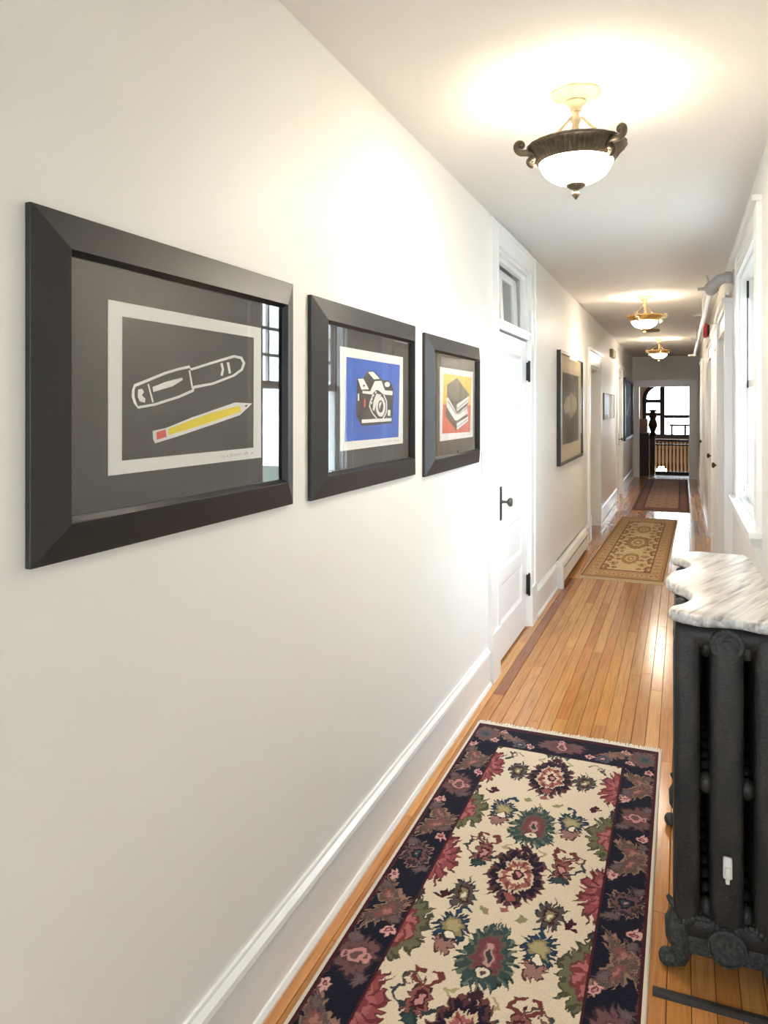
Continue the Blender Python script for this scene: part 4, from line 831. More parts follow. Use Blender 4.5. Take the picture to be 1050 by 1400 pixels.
# raised strip across the floor before the radiator
fsb = MB().prism([(2.028, 0.0), (2.056, 0.0), (2.054, 0.009), (2.046, 0.012), (2.036, 0.012), (2.030, 0.008)], 'x', -0.070, 0.30)
tag(fsb.build('floor_strip', 'slot_dark'), 'dark raised strip lying across the floor by the radiator', 'floor strip')

# ================================================================== BASEBOARD HEATER
ht = empty('baseboard_heater', (XL, 7.19, 0), 'long white baseboard heater with dark slot below the etching', 'heater')
def hx(d): return XL + d
MB().prism([(hx(0), 0.02), (hx(0.008), 0.02), (hx(0.008), 0.215), (hx(0), 0.215)], 'y', 6.30, 8.08).build('back_plate', 'heater_enamel', ht)
MB().prism([(hx(0.0), 0.215), (hx(0.045), 0.215), (hx(0.066), 0.182), (hx(0.066), 0.168), (hx(0.060), 0.168), (hx(0.060), 0.178), (hx(0.040), 0.206), (hx(0), 0.206)], 'y', 6.30, 8.08).build('hood', 'heater_enamel', ht)
MB().prism([(hx(0.058), 0.045), (hx(0.064), 0.045), (hx(0.064), 0.150), (hx(0.058), 0.150)], 'y', 6.30, 8.08).build('front_panel', 'heater_enamel', ht)
MB().box(hx(0.012), hx(0.05), 6.32, 8.06, 0.05, 0.155).build('fin_element', 'slot_dark', ht)
for a, b in ((6.28, 6.335), (8.045, 8.10)):
    MB().prism([(hx(0), 0.0), (hx(0.070), 0.0), (hx(0.070), 0.185), (hx(0.048), 0.219), (hx(0), 0.219)], 'y', a, b).build('end_cap', 'heater_enamel', ht)

# ================================================================== SMALL WALL THINGS
sw = empty('light_switch', (XL, 3.865, 1.22), 'small cream light switch beside the door casing', 'switch')
MB().box(XL, XL + 0.006, 3.828, 3.902, 1.165, 1.280, 0.002).build('plate', 'white_plastic', sw)
MB().box(XL + 0.005, XL + 0.016, 3.858, 3.872, 1.212, 1.236, 0.002).build('toggle', 'white_plastic', sw)
ch = empty('door_chime', (XL, 11.6, 2.27), 'small tan chime box high on the wall past the doorway', 'chime')
MB().box(XL, XL + 0.05, 11.36, 11.84, 2.255, 2.375, 0.006).build('case', 'tan_plastic', ch)
MB().box(XL + 0.05, XL + 0.056, 11.40, 11.80, 2.275, 2.355, 0.002).build('grille', 'tan_plastic', ch)

sd = empty('smoke_detector', (-0.388, 10.95, H), 'round tan detector on the ceiling between the two far lamps', 'detector')
MB().lathe([(0.001, H), (0.105, H), (0.108, H - 0.02), (0.095, H - 0.035), (0.04, H - 0.04), (0.001, H - 0.04)], 32, (-0.388, 10.95, 0)).build('case', 'tan_plastic', sd, smooth=True)
MB().lathe([(0.001, H - 0.039), (0.03, H - 0.039), (0.028, H - 0.048), (0.001, H - 0.049)], 20, (-0.388, 10.95, 0)).build('sensor', 'white_plastic', sd, smooth=True)

# sprinkler pipe: out of the wall by the window, then down the corridor
PXX, PZ = 0.185, 2.335
sp = empty('sprinkler_pipe', (XR, 5.25, 2.33), 'painted sprinkler pipe leaving the wall beside the window', 'pipe')
MB().lathe([(0.001, XR - 0.001), (0.052, XR - 0.001), (0.050, XR - 0.012), (0.034, XR - 0.018), (0.001, XR - 0.018)], 24, (0, 5.3, 2.36), 'x').build('wall_flange', 'grey_paint', sp, smooth=True)
el = [(XR - 0.01, 5.30, 2.36), (XR - 0.05, 5.30, 2.362), (XR - 0.09, 5.31, 2.352), (XR - 0.115, 5.33, 2.33), (XR - 0.130, 5.38, 2.31)]
MB().tube(el, [0.030, 0.032, 0.036, 0.036, 0.034], 14).lathe([(0.030, -0.02), (0.040, -0.018), (0.040, 0.018), (0.030, 0.02)], 16, (XR - 0.04, 5.30, 2.361), 'x').build('elbow', 'grey_paint', sp, smooth=True)
MB().ball((PXX, 5.42, 2.315), 0.046, 16, 10).tube([(PXX, 5.40, 2.315), (PXX, 5.52, 2.315)], 0.038, 14).tube([(PXX, 5.42, 2.315), (PXX - 0.085, 5.42, 2.312)], [0.016, 0.010], 10).tube([(PXX, 5.42, 2.31), (PXX - 0.03, 5.42, 2.40)], [0.012, 0.006], 8).build('tee', 'grey_paint', sp, smooth=True)
MB().tube([(PXX, 5.5, 2.315), (PXX, 9.0, 2.325), (PXX, 12.8, 2.34)], 0.019, 12).build('pipe', 'trim_paint', sp, smooth=True)
for y in (7.1, 9.6, 12.6):
    MB().tube([(PXX - 0.02, y, 2.33), (PXX - 0.07, y, 2.33)], [0.014, 0.010], 10).ball((PXX - 0.075, y, 2.33), 0.016).lathe([(0.026, y - 0.03), (0.026, y + 0.03)], 14, (PXX, 0, 2.33), 'y').build('sprinkler_head', 'white_plastic', sp, smooth=True)
for y in (7.6, 10.6):
    MB().tube([(PXX, y, 2.34), (PXX, y, H)], 0.007, 8).build('hanger_rod', 'trim_paint', sp)
cd = MB().tube([(XR - 0.03, 5.6, 2.30), (XR - 0.03, 7.0, 2.30), (XR - 0.03, 8.80, 2.30)], 0.013, 10)
for y in (6.2, 7.4, 8.5): cd.box(XR - 0.045, XR, y, y + 0.03, 2.285, 2.315)
tag(cd.build('conduit', 'trim_paint', smooth=True), 'thin white conduit running above the right hand doors', 'conduit')
fa = empty('fire_alarm', (XR, 8.95, 2.33), 'red fire alarm strobe on the wall above the doors', 'alarm')
MB().box(XR - 0.035, XR, 8.86, 8.99, 2.295, 2.425, 0.003).build('back_box', 'white_plastic', fa)
MB().box(XR - 0.06, XR - 0.034, 8.865, 8.985, 2.30, 2.42, 0.003).build('base', 'dark_plastic', fa)
MB().box(XR - 0.098, XR - 0.058, 8.85, 9.00, 2.285, 2.435, 0.006).build('horn', 'red_plastic', fa)

# ================================================================== STAIR HALL FURNISHINGS
bal = empty('stair_balustrade', (0.4, 17.7, 0), 'brown wooden balustrade with turned balusters before the arched window', 'balustrade')
MB().box(-0.545, 2.5, 17.66, 17.74, 0.0, 0.07).build('bottom_rail', 'dark_wood', bal)
MB().box(-0.545, 2.5, 17.65, 17.75, 0.74, 0.79, 0.01).build('hand_rail', 'dark_wood', bal)
MB().box(-0.545, 2.5, 17.67, 17.73, 0.655, 0.685).build('upper_rail', 'dark_wood', bal)
for k in range(40):
    x = -0.50 + k * 0.076
    if x > 2.45: break
    MB().lathe([(0.012, 0.06), (0.016, 0.10), (0.020, 0.20), (0.012, 0.30), (0.014, 0.45), (0.019, 0.56), (0.012, 0.60), (0.016, 0.66)], 10, (x, 17.7, 0)).build('baluster', 'brown_wood', bal, smooth=True)
    MB().ball((x, 17.7, 0.713), 0.026, 8, 6).build('gallery_bead', 'brown_wood', bal, smooth=True)
nw = empty('newel_post', (-0.60, 17.62, 0), 'dark carved newel post with figure finial before the arched window', 'newel post')
MB().box(-0.665, -0.555, 17.56, 17.68, 0.0, 0.80, 0.006).build('post', 'dark_wood', nw)
MB().box(-0.685, -0.547, 17.54, 17.70, 0.80, 0.86, 0.008).build('cap', 'dark_wood', nw)
MB().lathe([(0.066, 0.86), (0.08, 0.90), (0.05, 0.95), (0.07, 1.02), (0.10, 1.10), (0.085, 1.18), (0.06, 1.24), (0.085, 1.30), (0.09, 1.36), (0.05, 1.40), (0.085, 1.43), (0.07, 1.45), (0.001, 1.46)], 16, (-0.60, 17.62, 0)).build('finial', 'dark_wood', nw, smooth=True)
mat('globe_glow', lin(255, 240, 214), 0.4, noise=(10, 0.1, lin(255, 236, 200)), emit=((1.0, 0.84, 0.6, 1), 24.0))
nl = empty('stair_lamp', (-0.46, 19.4, -2.6), 'lit globe lamp on a brass post down in the stairwell', 'lamp')
MB().box(-0.53, -0.39, 19.33, 19.47, -2.6, -0.55, 0.008).build('post', 'dark_wood', nl)
MB().lathe([(0.05, -0.55), (0.045, -0.53), (0.015, -0.50), (0.012, -0.25), (0.03, -0.22), (0.04, -0.17)], 16, (-0.46, 19.4, 0)).build('stem', 'brass', nl, smooth=True)
MB().ball((-0.46, 19.4, -0.06), 0.12, 20, 12).build('globe', 'globe_glow', nl, smooth=True)
cb = empty('dark_cabinet', (-0.95, 17.3, 0), 'dark wooden cabinet beside the newel post under a brown box', 'cabinet')
MB().box(-1.30, -0.67, 17.10, 17.5, 0.0, 0.93, 0.005).build('body', 'dark_wood', cb)
MB().box(-1.32, -0.655, 17.08, 17.52, 0.93, 0.965, 0.006).build('top', 'polished_dark_wood', cb)
MB().box(-1.1, -0.72, 17.085, 17.10, 0.5, 0.86).box(-1.1, -0.72, 17.085, 17.10, 0.08, 0.44).build('door', 'dark_wood', cb)
tag(MB().box(-1.15, -0.70, 17.15, 17.42, 0.965, 1.25, 0.01).box(-1.12, -0.73, 17.145, 17.15, 0.99, 1.22).build('wooden_box', 'brown_wood'), 'brown wooden box standing on the dark cabinet', 'box')

# ================================================================== NEIGHBOUR HOUSE OUTSIDE THE WINDOW
tag(MB().box(-30, 40, -30, 60, -4.2, -4.0).build('ground', 'outside_ground'), 'dull ground outside below the windows', 'ground', kind='structure')  # ground out of view, added to cut light rising through the windows
nh = empty('neighbour_house', (7.6, 6, -3), 'pale neighbouring house seen through the side window', 'house')
MB().box(7.6, 9.0, -2, 14, -4, 2.0).build('facade', 'house_siding', nh)
MB().prism([(7.3, 2.0), (9.3, 2.0), (9.3, 2.6), (9.1, 2.8)], 'y', -2.3, 14.3).build('roof', 'grey_paint', nh)
for y in (1.5, 4.6, 7.7, 10.8):
    for z in (-2.6, 0.1):
        MB().box(7.56, 7.62, y, y + 1.0, z, z + 1.3).build('window', 'house_window', nh)

# ================================================================== RUGS
def L3(*c): return np.array(lin(*c)[:3], dtype=np.float32)
def tri_wave(x): return 2 * np.abs(x - np.floor(x + 0.5))
class Cloth:
    """colour of every knot of a rug, worked out on a grid in metres"""
    def __init__(s, x, y, grow=1.0):
        s.grow = grow
        s.X, s.Y = np.meshgrid(x, y)
        s.c = np.zeros(s.X.shape + (3,), np.float32)
        # hand-knotted wobble: motifs are drawn in slightly warped coordinates
        X, Y = s.X, s.Y
        s.WX = X + 0.0045 * np.sin(47 * Y + 31 * X) + 0.003 * np.sin(113 * Y - 71 * X + 1) + 0.002 * np.sin(211 * X + 190 * Y)
        s.WY = Y + 0.005 * np.sin(53 * X - 23 * Y + 2) + 0.0035 * np.sin(97 * X + 89 * Y) + 0.002 * np.sin(230 * Y - 160 * X)
    def paint(s, m, col): s.c[m] = L3(*col)
    def rect(s, x0, x1, y0, y1, col): s.paint((s.X >= x0) & (s.X <= x1) & (s.Y >= y0) & (s.Y <= y1), col)
    def local(s, cx, cy, w, h, rot=0.0):
        dx, dy = s.X - cx, s.Y - cy
        c, q = math.cos(rot), math.sin(rot)
        u = (dx * c + dy * q) / w; v = (-dx * q + dy * c) / h
        return u, v
    def blob(s, cx, cy, w, h, n, jag, cols, rot=0.0, clip=None, phase=0.0, peak=0.0):
        """jagged palmette made of nested outlines; cols = [(scale, colour)]; peak pulls the top to a point"""
        w, h = w * s.grow, h * s.grow
        R = max(w, h) * 1.5
        ix = np.where((s.X[0] > cx - R) & (s.X[0] < cx + R))[0]; iy = np.where((s.Y[:, 0] > cy - R) & (s.Y[:, 0] < cy + R))[0]
        if len(ix) == 0 or len(iy) == 0: return
        sl = (slice(iy[0], iy[-1] + 1), slice(ix[0], ix[-1] + 1))
        X, Y = s.WX[sl], s.WY[sl]
        dx, dy = X - cx, Y - cy; c, q = math.cos(rot), math.sin(rot)
        u = (dx * c + dy * q) / w; v = (-dx * q + dy * c) / h
        if peak: u = u / np.clip(1 - peak * v, 0.15, 3)
        rho = np.sqrt(u * u + v * v); th = np.arctan2(np.abs(u), v) / (2 * PI) + phase
        edge = 1 - jag * (0.55 + 0.45 * np.sin(2.3 * n * th + 1)) * tri_wave(n * th) - 0.5 * jag * tri_wave(n * 0.37 * th)
        for k, (sc, col) in enumerate(cols):
            jj = edge if k < 2 else 1 - jag * 0.6 * tri_wave(n * 0.4 * th + 0.25) - 0.10 * tri_wave(n * 1.1 * th)
            m = rho < sc * jj
            if clip is not None: m &= clip[sl]
            s.c[sl][m] = L3(*col)
    def veins(s, cx, cy, w, h, n, col, r0=0.42, r1=0.86, clip=None, peak=0.0):
        w, h = w * s.grow, h * s.grow; R = max(w, h) * 1.2
        ix = np.where((s.X[0] > cx - R) & (s.X[0] < cx + R))[0]; iy = np.where((s.Y[:, 0] > cy - R) & (s.Y[:, 0] < cy + R))[0]
        if len(ix) == 0 or len(iy) == 0: return
        sl = (slice(iy[0], iy[-1] + 1), slice(ix[0], ix[-1] + 1)); X, Y = s.WX[sl], s.WY[sl]
        u, v = (X - cx) / w, (Y - cy) / h
        if peak: u = u / np.clip(1 - peak * v, 0.15, 3)
        rho = np.sqrt(u * u + v * v); th = np.arctan2(np.abs(u), v) / (2 * PI)
        m = (rho > r0) & (rho < r1) & (tri_wave(n * th + 0.12 * np.sin(9 * rho)) > 0.72)
        if clip is not None: m &= clip[sl]
        s.c[sl][m] = L3(*col)
    def stroke(s, pts, wd, col, clip=None):
        for (ax, ay), (bx, by) in zip(pts[:-1], pts[1:]):
            x0, x1, y0, y1 = min(ax, bx) - wd, max(ax, bx) + wd, min(ay, by) - wd, max(ay, by) + wd
            ix = np.where((s.X[0] > x0) & (s.X[0] < x1))[0]; iy = np.where((s.Y[:, 0] > y0) & (s.Y[:, 0] < y1))[0]
            if len(ix) == 0 or len(iy) == 0: continue
            sl = (slice(iy[0], iy[-1] + 1), slice(ix[0], ix[-1] + 1)); X, Y = s.WX[sl], s.WY[sl]
            dx, dy = bx - ax, by - ay; L = dx * dx + dy * dy + 1e-12
            t = np.clip(((X - ax) * dx + (Y - ay) * dy) / L, 0, 1)
            m = (X - ax - t * dx) ** 2 + (Y - ay - t * dy) ** 2 < (wd / 2) ** 2
            if clip is not None: m &= clip[sl]
            s.c[sl][m] = L3(*col)

NAVY, MAROON, CREAM, ROSE, SAGE, TEAL, MAUVE, PINK, TAN, BLUE = (24, 22, 38), (70, 26, 34), (226, 208, 182), (150, 74, 76), (108, 106, 76), (56, 74, 74), (112, 78, 76), (196, 140, 136), (150, 116, 98), (42, 62, 84)

def pattern_main(x, y, y_far):
    """x from the rug's centre line, y in metres along the corridor"""
    s = Cloth(x, y, 1.2)
    s.c[:] = L3(*MAROON)
    HB, HF = 0.400, 0.268                 # half widths of border and field
    yb0, yf = y_far - 0.030, y_far - 0.212
    border = (np.abs(s.X) < HB - 0.010) & (s.Y < yb0 - 0.010)
    s.paint(border, NAVY)
    nr = random.Random(5)
    # border: leaves, cartouches, rosettes, small flowers (side borders then the end border)
    cen = (HB + HF) / 2
    for sd in (-1, 1):
        clip = border & (s.X * sd > HF)
        k = 0
        for yc in np.arange(0.86, y_far, 0.25):
            i = int(round((yc - 0.86) / 0.25)); cx = sd * (cen + 0.004)
            if i % 4 == 0:      # cartouche
                s.blob(cx, yc, 0.060, 0.085, 14, 0.35, [(1.0, (58, 40, 46)), (0.86, MAUVE), (0.5, (96, 62, 64))], clip=clip)
                s.blob(cx, yc, 0.020, 0.026, 2, 0.0, [(1.0, PINK), (0.62, MAUVE)], clip=clip)
                s.blob(cx + 0.032, yc, 0.010, 0.012, 2, 0, [(1, PINK), (0.5, MAUVE)], clip=clip)
                s.blob(cx - 0.032, yc, 0.010, 0.012, 2, 0, [(1, PINK), (0.5, MAUVE)], clip=clip)
            elif i % 4 == 2:    # rosette
                s.blob(cx, yc, 0.056, 0.070, 16, 0.45, [(1.0, TAN), (0.9, (60, 44, 52)), (0.62, MAUVE), (0.40, NAVY), (0.22, TEAL), (0.1, PINK)], clip=clip)
            else:               # feathered leaves, two by two
                for q, r in ((0.55, 0.02), (-0.6, -0.05)):
                    s.blob(cx + 0.012 * sd * q, yc + r, 0.040, 0.115, 18, 0.6, [(1.0, TAN), (0.8, (98, 80, 74)), (0.42, (132, 84, 78)), (0.2, (168, 116, 104))], rot=q * (1 if i % 2 else -1), clip=clip)
            for dy in (-0.125, 0.125):
                fx = sd * (HF + 0.020 if (i + (dy > 0)) % 2 else HB - 0.030)
                s.blob(fx, yc + dy, 0.021, 0.026, 6, 0.55, [(1.0, PINK), (0.86, (214, 168, 160)), (0.45, (120, 56, 58)), (0.2, PINK)], clip=clip)
            s.blob(sd * (HB - 0.03), yc + 0.07, 0.024, 0.034, 8, 0.6, [(1, (84, 66, 70)), (0.7, (110, 90, 88))], rot=0.7, clip=clip)
            s.blob(sd * (HF + 0.03), yc - 0.07, 0.024, 0.034, 8, 0.6, [(1, (84, 66, 70)), (0.7, (110, 90, 88))], rot=-0.7, clip=clip)
        s.stroke([(sd * (HB - 0.012), 0), (sd * (HB - 0.012), yb0)], 0.004, (92, 52, 52))
    ec = (yb0 + yf) / 2
    clip = border & (s.Y > yf) & (np.abs(s.X) < HB - 0.012)
    s.blob(0, ec, 0.105, 0.062, 14, 0.3, [(1.0, (58, 40, 46)), (0.9, MAUVE), (0.5, (100, 66, 66))], clip=clip)
    s.blob(0, ec, 0.018, 0.028, 2, 0, [(1, PINK), (0.6, MAUVE)], clip=clip)
    s.blob(0, ec + 0.04, 0.008, 0.016, 2, 0, [(1, PINK), (0.5, MAUVE)], clip=clip)
    for sd in (-1, 1):
        s.blob(sd * 0.345, ec + 0.01, 0.058, 0.070, 16, 0.45, [(1, (120, 92, 90)), (0.9, MAUVE), (0.5, (84, 86, 92)), (0.3, TEAL)], clip=clip)
        s.blob(sd * 0.22, ec, 0.085, 0.034, 18, 0.6, [(1.0, TAN), (0.8, (108, 88, 80)), (0.4, (140, 100, 90))], rot=sd * 0.5, clip=clip)
        s.blob(sd * 0.18, ec - 0.05, 0.030, 0.034, 12, 0.4, [(1, (84, 84, 92)), (0.6, (60, 60, 72)), (0.3, PINK)], clip=clip)
        for fx, fy in ((0.265, 0.055), (0.13, -0.045), (0.29, -0.045)):
            s.blob(sd * fx, ec + fy, 0.020, 0.022, 6, 0.55, [(1, PINK), (0.86, (214, 168, 160)), (0.45, (120, 56, 58)), (0.2, PINK)], clip=clip)
    # field
    ff = (np.abs(s.X) < HF) & (s.Y < yf + 0.004)
    s.paint(ff, MAROON)
    ff = (np.abs(s.X) < HF - 0.008) & (s.Y < yf - 0.004)
    s.paint(ff, CREAM)
    T = 0.676
    for k in range(-1, 4):
        o = -k * T
        yy = 3.03 + o
        # half palmettes along both edges
        for sd in (-1, 1):
            s.blob(sd * 0.272, yy + 0.02, 0.078, 0.150, 26, 0.42, [(1.0, (96, 50, 50)), (0.90, ROSE), (0.52, (172, 100, 98)), (0.30, (128, 58, 62))], clip=ff)
            s.blob(sd * 0.275, yy - 0.335, 0.092, 0.140, 22, 0.36, [(1.0, (72, 68, 52)), (0.92, SAGE), (0.60, (112, 58, 58)), (0.52, (176, 104, 100)), (0.24, (136, 66, 66))], clip=ff)
            s.veins(sd * 0.272, yy + 0.02, 0.078, 0.150, 13, (110, 48, 52), 0.3, 0.8, clip=ff)
            s.veins(sd * 0.275, yy - 0.335, 0.092, 0.140, 15, (78, 76, 56), 0.62, 0.84, clip=ff)
            s.veins(sd * 0.275, yy - 0.335, 0.092, 0.140, 7, (126, 58, 58), 0.15, 0.5, clip=ff)
            s.blob(sd * 0.262, yy - 0.17, 0.020, 0.036, 8, 0.5, [(1, (66, 40, 44)), (0.6, TEAL)], clip=ff)
        # small sprays and blossoms
        for sd in (-1, 1):
            for yq in (yy + 0.02, yy - 0.81 + T):
                pass
            s.blob(sd * 0.134, yy + (0.025 if k <= 0 else -0.134), 0.044, 0.075, 18, 0.48, [(1, (40, 40, 46)), (0.86, (84, 78, 74)), (0.5, MAROON), (0.34, (140, 132, 92)), (0.16, CREAM)], clip=ff)
            s.blob(sd * 0.126, yy - 0.13 + 0.02 * 0, 0.001, 0.001, 2, 0, [(1, CREAM)], clip=ff)
            # blue-topped palmette with mauve foot
            by = yy - 0.285
            s.blob(sd * 0.126, by - 0.075, 0.034, 0.045, 12, 0.5, [(1, (84, 48, 46)), (0.82, (158, 114, 106))], clip=ff)
            s.blob(sd * 0.126, by, 0.056, 0.068, 20, 0.48, [(1, (36, 40, 52)), (0.88, BLUE), (0.60, (148, 134, 92)), (0.40, (176, 160, 118))], clip=ff)
            s.blob(sd * 0.126, by - 0.038, 0.014, 0.018, 2, 0, [(1, (60, 50, 46)), (0.75, (236, 226, 204))], clip=ff)
            s.stroke([(sd * 0.126, by + 0.055), (sd * 0.118, by + 0.085), (sd * 0.104, by + 0.092), (sd * 0.096, by + 0.078)], 0.012, BLUE, ff)
            # red crab-like spray
            cy = yy - 0.555 + (9 if k < 0 else 0)
            s.blob(sd * 0.130, cy - 0.02, 0.036, 0.075, 14, 0.5, [(1, (66, 40, 42)), (0.84, (142, 86, 78)), (0.5, MAROON), (0.3, PINK)], clip=ff)
            for q in (-1, 1):
                s.stroke([(sd * 0.130 + q * 0.008, cy + 0.03), (sd * 0.130 + q * 0.034, cy + 0.055), (sd * 0.130 + q * 0.030, cy + 0.088), (sd * 0.130 + q * 0.012, cy + 0.085)], 0.013, (118, 56, 54), ff)
                s.stroke([(sd * 0.130 + q * 0.02, cy - 0.05), (sd * 0.130 + q * 0.050, cy - 0.030), (sd * 0.130 + q * 0.066, cy - 0.005)], 0.009, (50, 60, 64), ff)
            s.blob(sd * 0.130, cy - 0.085, 0.030, 0.026, 8, 0.5, [(1, (44, 56, 60)), (0.6, TEAL)], clip=ff)
            # stray sprigs
            s.blob(sd * 0.190, yy - 0.155, 0.016, 0.022, 4, 0.6, [(1, MAROON)], clip=ff)
            s.stroke([(sd * 0.190, yy + 0.175), (sd * 0.160, yy + 0.190), (sd * 0.135, yy + 0.165)], 0.006, (84, 66, 58), ff)
            s.blob(sd * 0.178, yy + 0.165, 0.016, 0.016, 6, 0.5, [(1, (120, 84, 72)), (0.6, CREAM)], clip=ff)
            s.stroke([(sd * 0.195, yy - 0.50), (sd * 0.185, yy - 0.535), (sd * 0.205, yy - 0.56)], 0.010, (60, 66, 68), ff)
            s.stroke([(sd * 0.215, yy - 0.84), (sd * 0.190, yy - 0.855), (sd * 0.200, yy - 0.82)], 0.010, MAROON, ff)
            s.blob(sd * 0.055, yy - 0.185, 0.020, 0.016, 4, 0.5, [(1, (150, 140, 96))], rot=0.6 * sd, clip=ff)
            s.stroke([(sd * 0.052, yy - 0.50), (sd * 0.070, yy - 0.52), (sd * 0.050, yy - 0.535)], 0.010, (176, 160, 116), ff)
        # rosette medallion
        s.blob(0, yy + 0.02, 0.086, 0.150, 28, 0.30, [(1.0, (112, 66, 62)), (0.90, (36, 24, 40)), (0.60, (214, 190, 164)), (0.50, (164, 96, 88)), (0.34, (226, 206, 178)), (0.20, MAROON), (0.10, PINK)], clip=ff, peak=0.10)
        s.veins(0, yy + 0.02, 0.086, 0.150, 15, (86, 52, 58), 0.60, 0.84, clip=ff, peak=0.10)
        s.veins(0, yy + 0.02, 0.086, 0.150, 8, (120, 62, 60), 0.22, 0.48, clip=ff, peak=0.10)
        s.blob(0, yy - 0.095, 0.020, 0.020, 6, 0.3, [(1, (150, 84, 78))], clip=ff)
        s.blob(0, yy + 0.17, 0.024, 0.026, 8, 0.5, [(1, (60, 34, 44))], clip=ff)
        s.blob(0, yy - 0.155, 0.014, 0.014, 4, 0.4, [(1, (156, 92, 88))], clip=ff)
        # green tree palmette
        ty = yy - 0.345
        s.blob(0, ty - 0.01, 0.076, 0.135, 30, 0.36, [(1.0, (40, 52, 52)), (0.92, TEAL), (0.62, (98, 92, 80)), (0.52, (118, 62, 68)), (0.30, (138, 84, 84))], clip=ff, peak=0.34)
        s.veins(0, ty - 0.01, 0.076, 0.135, 17, (104, 112, 96), 0.60, 0.84, clip=ff, peak=0.34)
        s.blob(0, ty - 0.015, 0.012, 0.036, 2, 0, [(1, (190, 150, 140)), (0.55, (60, 60, 62))], clip=ff)
        s.blob(0, ty - 0.075, 0.016, 0.020, 2, 0, [(1, (50, 56, 54)), (0.8, (226, 214, 190)), (0.3, (96, 60, 58))], clip=ff)
        s.blob(0, ty - 0.155, 0.018, 0.016, 4, 0.4, [(1, (150, 84, 78))], clip=ff)
    return s.c

def pattern_tan(x, y, y0, y1):
    s = Cloth(x, y); s.c[:] = L3(206, 180, 132)
    TANF, BR, GO, DK = (214, 188, 140), (150, 100, 64), (176, 132, 86), (112, 74, 50)
    hw = 0.345
    s.rect(-hw, hw, y0 + 0.04, y1 - 0.04, DK); s.rect(-hw + 0.012, hw - 0.012, y0 + 0.06, y1 - 0.06, GO)
    s.rect(-hw + 0.030, hw - 0.030, y0 + 0.12, y1 - 0.12, (190, 148, 102))
    b = (np.abs(s.X) > 0.22) & (np.abs(s.X) < hw - 0.03)
    for yy in np.arange(y0 + 0.15, y1 - 0.1, 0.16):
        for sd in (-1, 1):
            s.blob(sd * 0.268, yy, 0.034, 0.062, 8, 0.45, [(1, TANF), (0.6, BR), (0.3, TANF)], clip=b)
            s.blob(sd * 0.268, yy + 0.08, 0.022, 0.026, 6, 0.4, [(1, DK), (0.5, TANF)], clip=b)
    for xx in np.arange(-0.24, 0.25, 0.08):
        for ye in (y0 + 0.22, y1 - 0.22):
            s.blob(xx, ye, 0.03, 0.07, 8, 0.45, [(1, TANF), (0.6, BR)])
    s.rect(-0.222, 0.222, y0 + 0.36, y1 - 0.36, DK); s.rect(-0.212, 0.212, y0 + 0.40, y1 - 0.40, TANF)
    f = (np.abs(s.X) < 0.212) & (s.Y > y0 + 0.4) & (s.Y < y1 - 0.4)
    for sd in (-1, 1):
        for yy in np.arange(y0 + 0.5, y1 - 0.3, 0.42):
            s.blob(sd * 0.222, yy, 0.085, 0.20, 12, 0.4, [(1, DK), (0.85, BR), (0.6, GO), (0.35, TANF)], clip=f)
            s.blob(sd * 0.13, yy + 0.2, 0.05, 0.11, 10, 0.5, [(1, BR), (0.7, TANF), (0.4, DK)], clip=f)
            s.blob(sd * 0.11, yy, 0.030, 0.07, 8, 0.5, [(1, DK), (0.6, GO)], clip=f)
    mid = (y0 + y1) / 2
    for yc, sc in ((mid, 1.2), (mid - 0.95, 0.85), (mid + 0.95, 0.85)):
        s.blob(0, yc, 0.105 * sc, 0.36 * sc, 16, 0.2, [(1, DK), (0.93, GO), (0.70, BR), (0.62, TANF), (0.40, (180, 128, 84)), (0.2, TANF)], clip=f)
    for yc in (mid - 0.48, mid + 0.48):
        for q in (-1, 1): s.stroke([(-0.10, yc - q * 0.12), (0.10, yc + q * 0.12)], 0.022, (232, 210, 164), f)
    return s.c

def pattern_dark(x, y, y0, y1):
    s = Cloth(x, y); s.c[:] = L3(84, 50, 46)
    hw = 0.385
    FI, DK, RD, LT = (150, 116, 94), (52, 36, 42), (110, 62, 54), (182, 148, 120)
    s.rect(-hw, hw, y0 + 0.05, y1 - 0.05, DK); s.rect(-hw + 0.02, hw - 0.02, y0 + 0.10, y1 - 0.1, RD)
    for yy in np.arange(y0 + 0.2, y1, 0.25):
        for sd in (-1, 1): s.blob(sd * 0.315, yy, 0.035, 0.09, 8, 0.4, [(1, FI), (0.6, DK)])
    s.rect(-0.255, 0.255, y0 + 0.3, y1 - 0.3, DK); s.rect(-0.24, 0.24, y0 + 0.34, y1 - 0.34, FI)
    f = (np.abs(s.X) < 0.24) & (s.Y > y0 + 0.34) & (s.Y < y1 - 0.34)
    k = 0
    for yy in np.arange(y0 + 0.5, y1 - 0.3, 0.36):
        for xx in (-0.18, -0.06, 0.06, 0.18):
            s.blob(xx, yy + (0.18 if k % 2 else 0), 0.046, 0.12, 8, 0.45, [(1, RD), (0.7, LT), (0.4, DK)], clip=f); k += 1
    return s.c

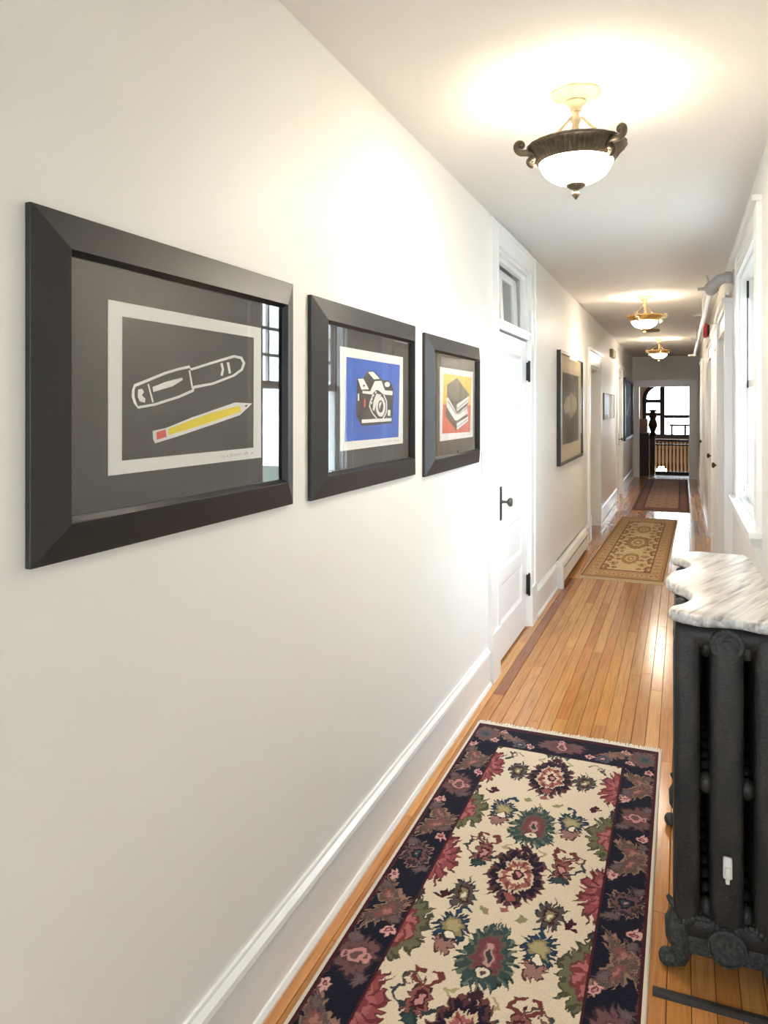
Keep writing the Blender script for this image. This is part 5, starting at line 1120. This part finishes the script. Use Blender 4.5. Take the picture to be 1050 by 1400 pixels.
def grid_mesh(name, x, y, col, zt, parent, seed):
    nx, ny = len(x), len(y)
    rs = np.random.RandomState(seed)
    X, Y = np.meshgrid(x, y)
    Z = np.full(X.shape, zt) + rs.uniform(-0.0006, 0.0006, X.shape)
    co = np.stack([X, Y, Z], -1).astype(np.float32).reshape(-1)
    i = np.arange(nx * ny).reshape(ny, nx)
    q = np.stack([i[:-1, :-1], i[:-1, 1:], i[1:, 1:], i[1:, :-1]], -1).reshape(-1).astype(np.int32)
    nf = (nx - 1) * (ny - 1)
    me = bpy.data.meshes.new(name)
    me.vertices.add(nx * ny); me.vertices.foreach_set('co', co)
    me.loops.add(nf * 4); me.loops.foreach_set('vertex_index', q)
    me.polygons.add(nf); me.polygons.foreach_set('loop_start', np.arange(0, nf * 4, 4, dtype=np.int32))
    me.update(calc_edges=True); me.validate()
    at = me.color_attributes.new('yarn', 'FLOAT_COLOR', 'POINT')
    c4 = np.ones((nx * ny, 4), np.float32); c4[:, :3] = col.reshape(-1, 3); at.data.foreach_set('color', c4.reshape(-1))
    me.materials.append(MATS['rug_pile'])
    o = bpy.data.objects.new(name, me); C.objects.link(o); o.parent = parent
    return o

def rug(label, cx, cy, W, Ln, step, rz, fn, fringe, edge, seed, group='runner rugs along the corridor floor'):
    """fn(x, y) gives colours; x from the centre line, y from the rug's middle"""
    e = empty('runner_rug', (cx, cy, 0), label, 'rug', group, rz=rz)
    hw, hl = W / 2, Ln / 2
    x = np.linspace(-hw + 0.012, hw - 0.012, int(W / step)); y = np.linspace(-hl + 0.012, hl - 0.012, int(Ln / step))
    grid_mesh('pile', x, y, fn(x, y), 0.0085, e, seed)
    b = MB(); t = 0.014
    for a in (-1, 1):
        b.prism([(a * hw, 0.0), (a * hw, 0.006), (a * (hw - 0.004), 0.0095), (a * (hw - t + 0.002), 0.0095), (a * (hw - t), 0.0)], 'y', -hl, hl)
        b.prism([(a * hl, 0.0), (a * hl, 0.006), (a * (hl - 0.004), 0.0094), (a * (hl - t + 0.002), 0.0094), (a * (hl - t), 0.0)], 'x', -hw, hw)
    b.build('binding', edge, e, local=True)
    if fringe:
        f = MB(); r = random.Random(seed); n = int(W / 0.006)
        for a in (-1, 1):
            for k in range(n):
                x0 = -hw + W * k / n; x1 = x0 + W / n * 0.92; l = 0.040 + r.uniform(-0.007, 0.007) + 0.004 * math.sin(k * 0.35); dxx = r.uniform(-0.004, 0.004)
                f.add([(x0, a * hl, 0.006), (x1, a * hl, 0.006), (x1 + dxx, a * (hl + l), 0.0015), (x0 + dxx, a * (hl + l), 0.0015), (x0, a * hl, 0.0), (x1, a * hl, 0.0), (x1 + dxx, a * (hl + l), 0.0), (x0 + dxx, a * (hl + l), 0.0)],
                      [(0, 1, 2, 3), (4, 7, 6, 5), (0, 4, 5, 1), (2, 6, 7, 3), (1, 5, 6, 2), (0, 3, 7, 4)])
        fo = f.build('fringe', edge, e, local=True); fo['kind'] = 'stuff'
    return e
YF1, YN1 = 3.462, 0.95
cyr = (YF1 + YN1) / 2
rug('cream floral runner with navy border on the floor by the radiator', -0.494, cyr, 0.826, YF1 - YN1, 0.0025, 0.0, lambda x, y: pattern_main(x, y + cyr, YF1), True, 'rug_cream', 3)
mat('rug_tan_edge', lin(206, 184, 148), 0.95, spec=0.05, noise=(250, 0.4, lin(184, 160, 122)), bump=(400, 0.6))
rug('tan and brown patterned runner by the baseboard heater', -0.452, 8.70, 0.725, 3.86, 0.006, math.radians(-1.3), lambda x, y: pattern_tan(x, y, -1.93, 1.93), True, 'rug_tan_edge', 4)
mat('rug_dark_edge', lin(150, 120, 100), 0.95, spec=0.05, noise=(250, 0.4, lin(120, 92, 76)), bump=(400, 0.6))
rug('dark red and brown runner before the opening to the stair hall', -0.285, 14.0, 0.80, 5.05, 0.010, 0.0, lambda x, y: pattern_dark(x, y, -2.525, 2.525), False, 'rug_dark_edge', 5)
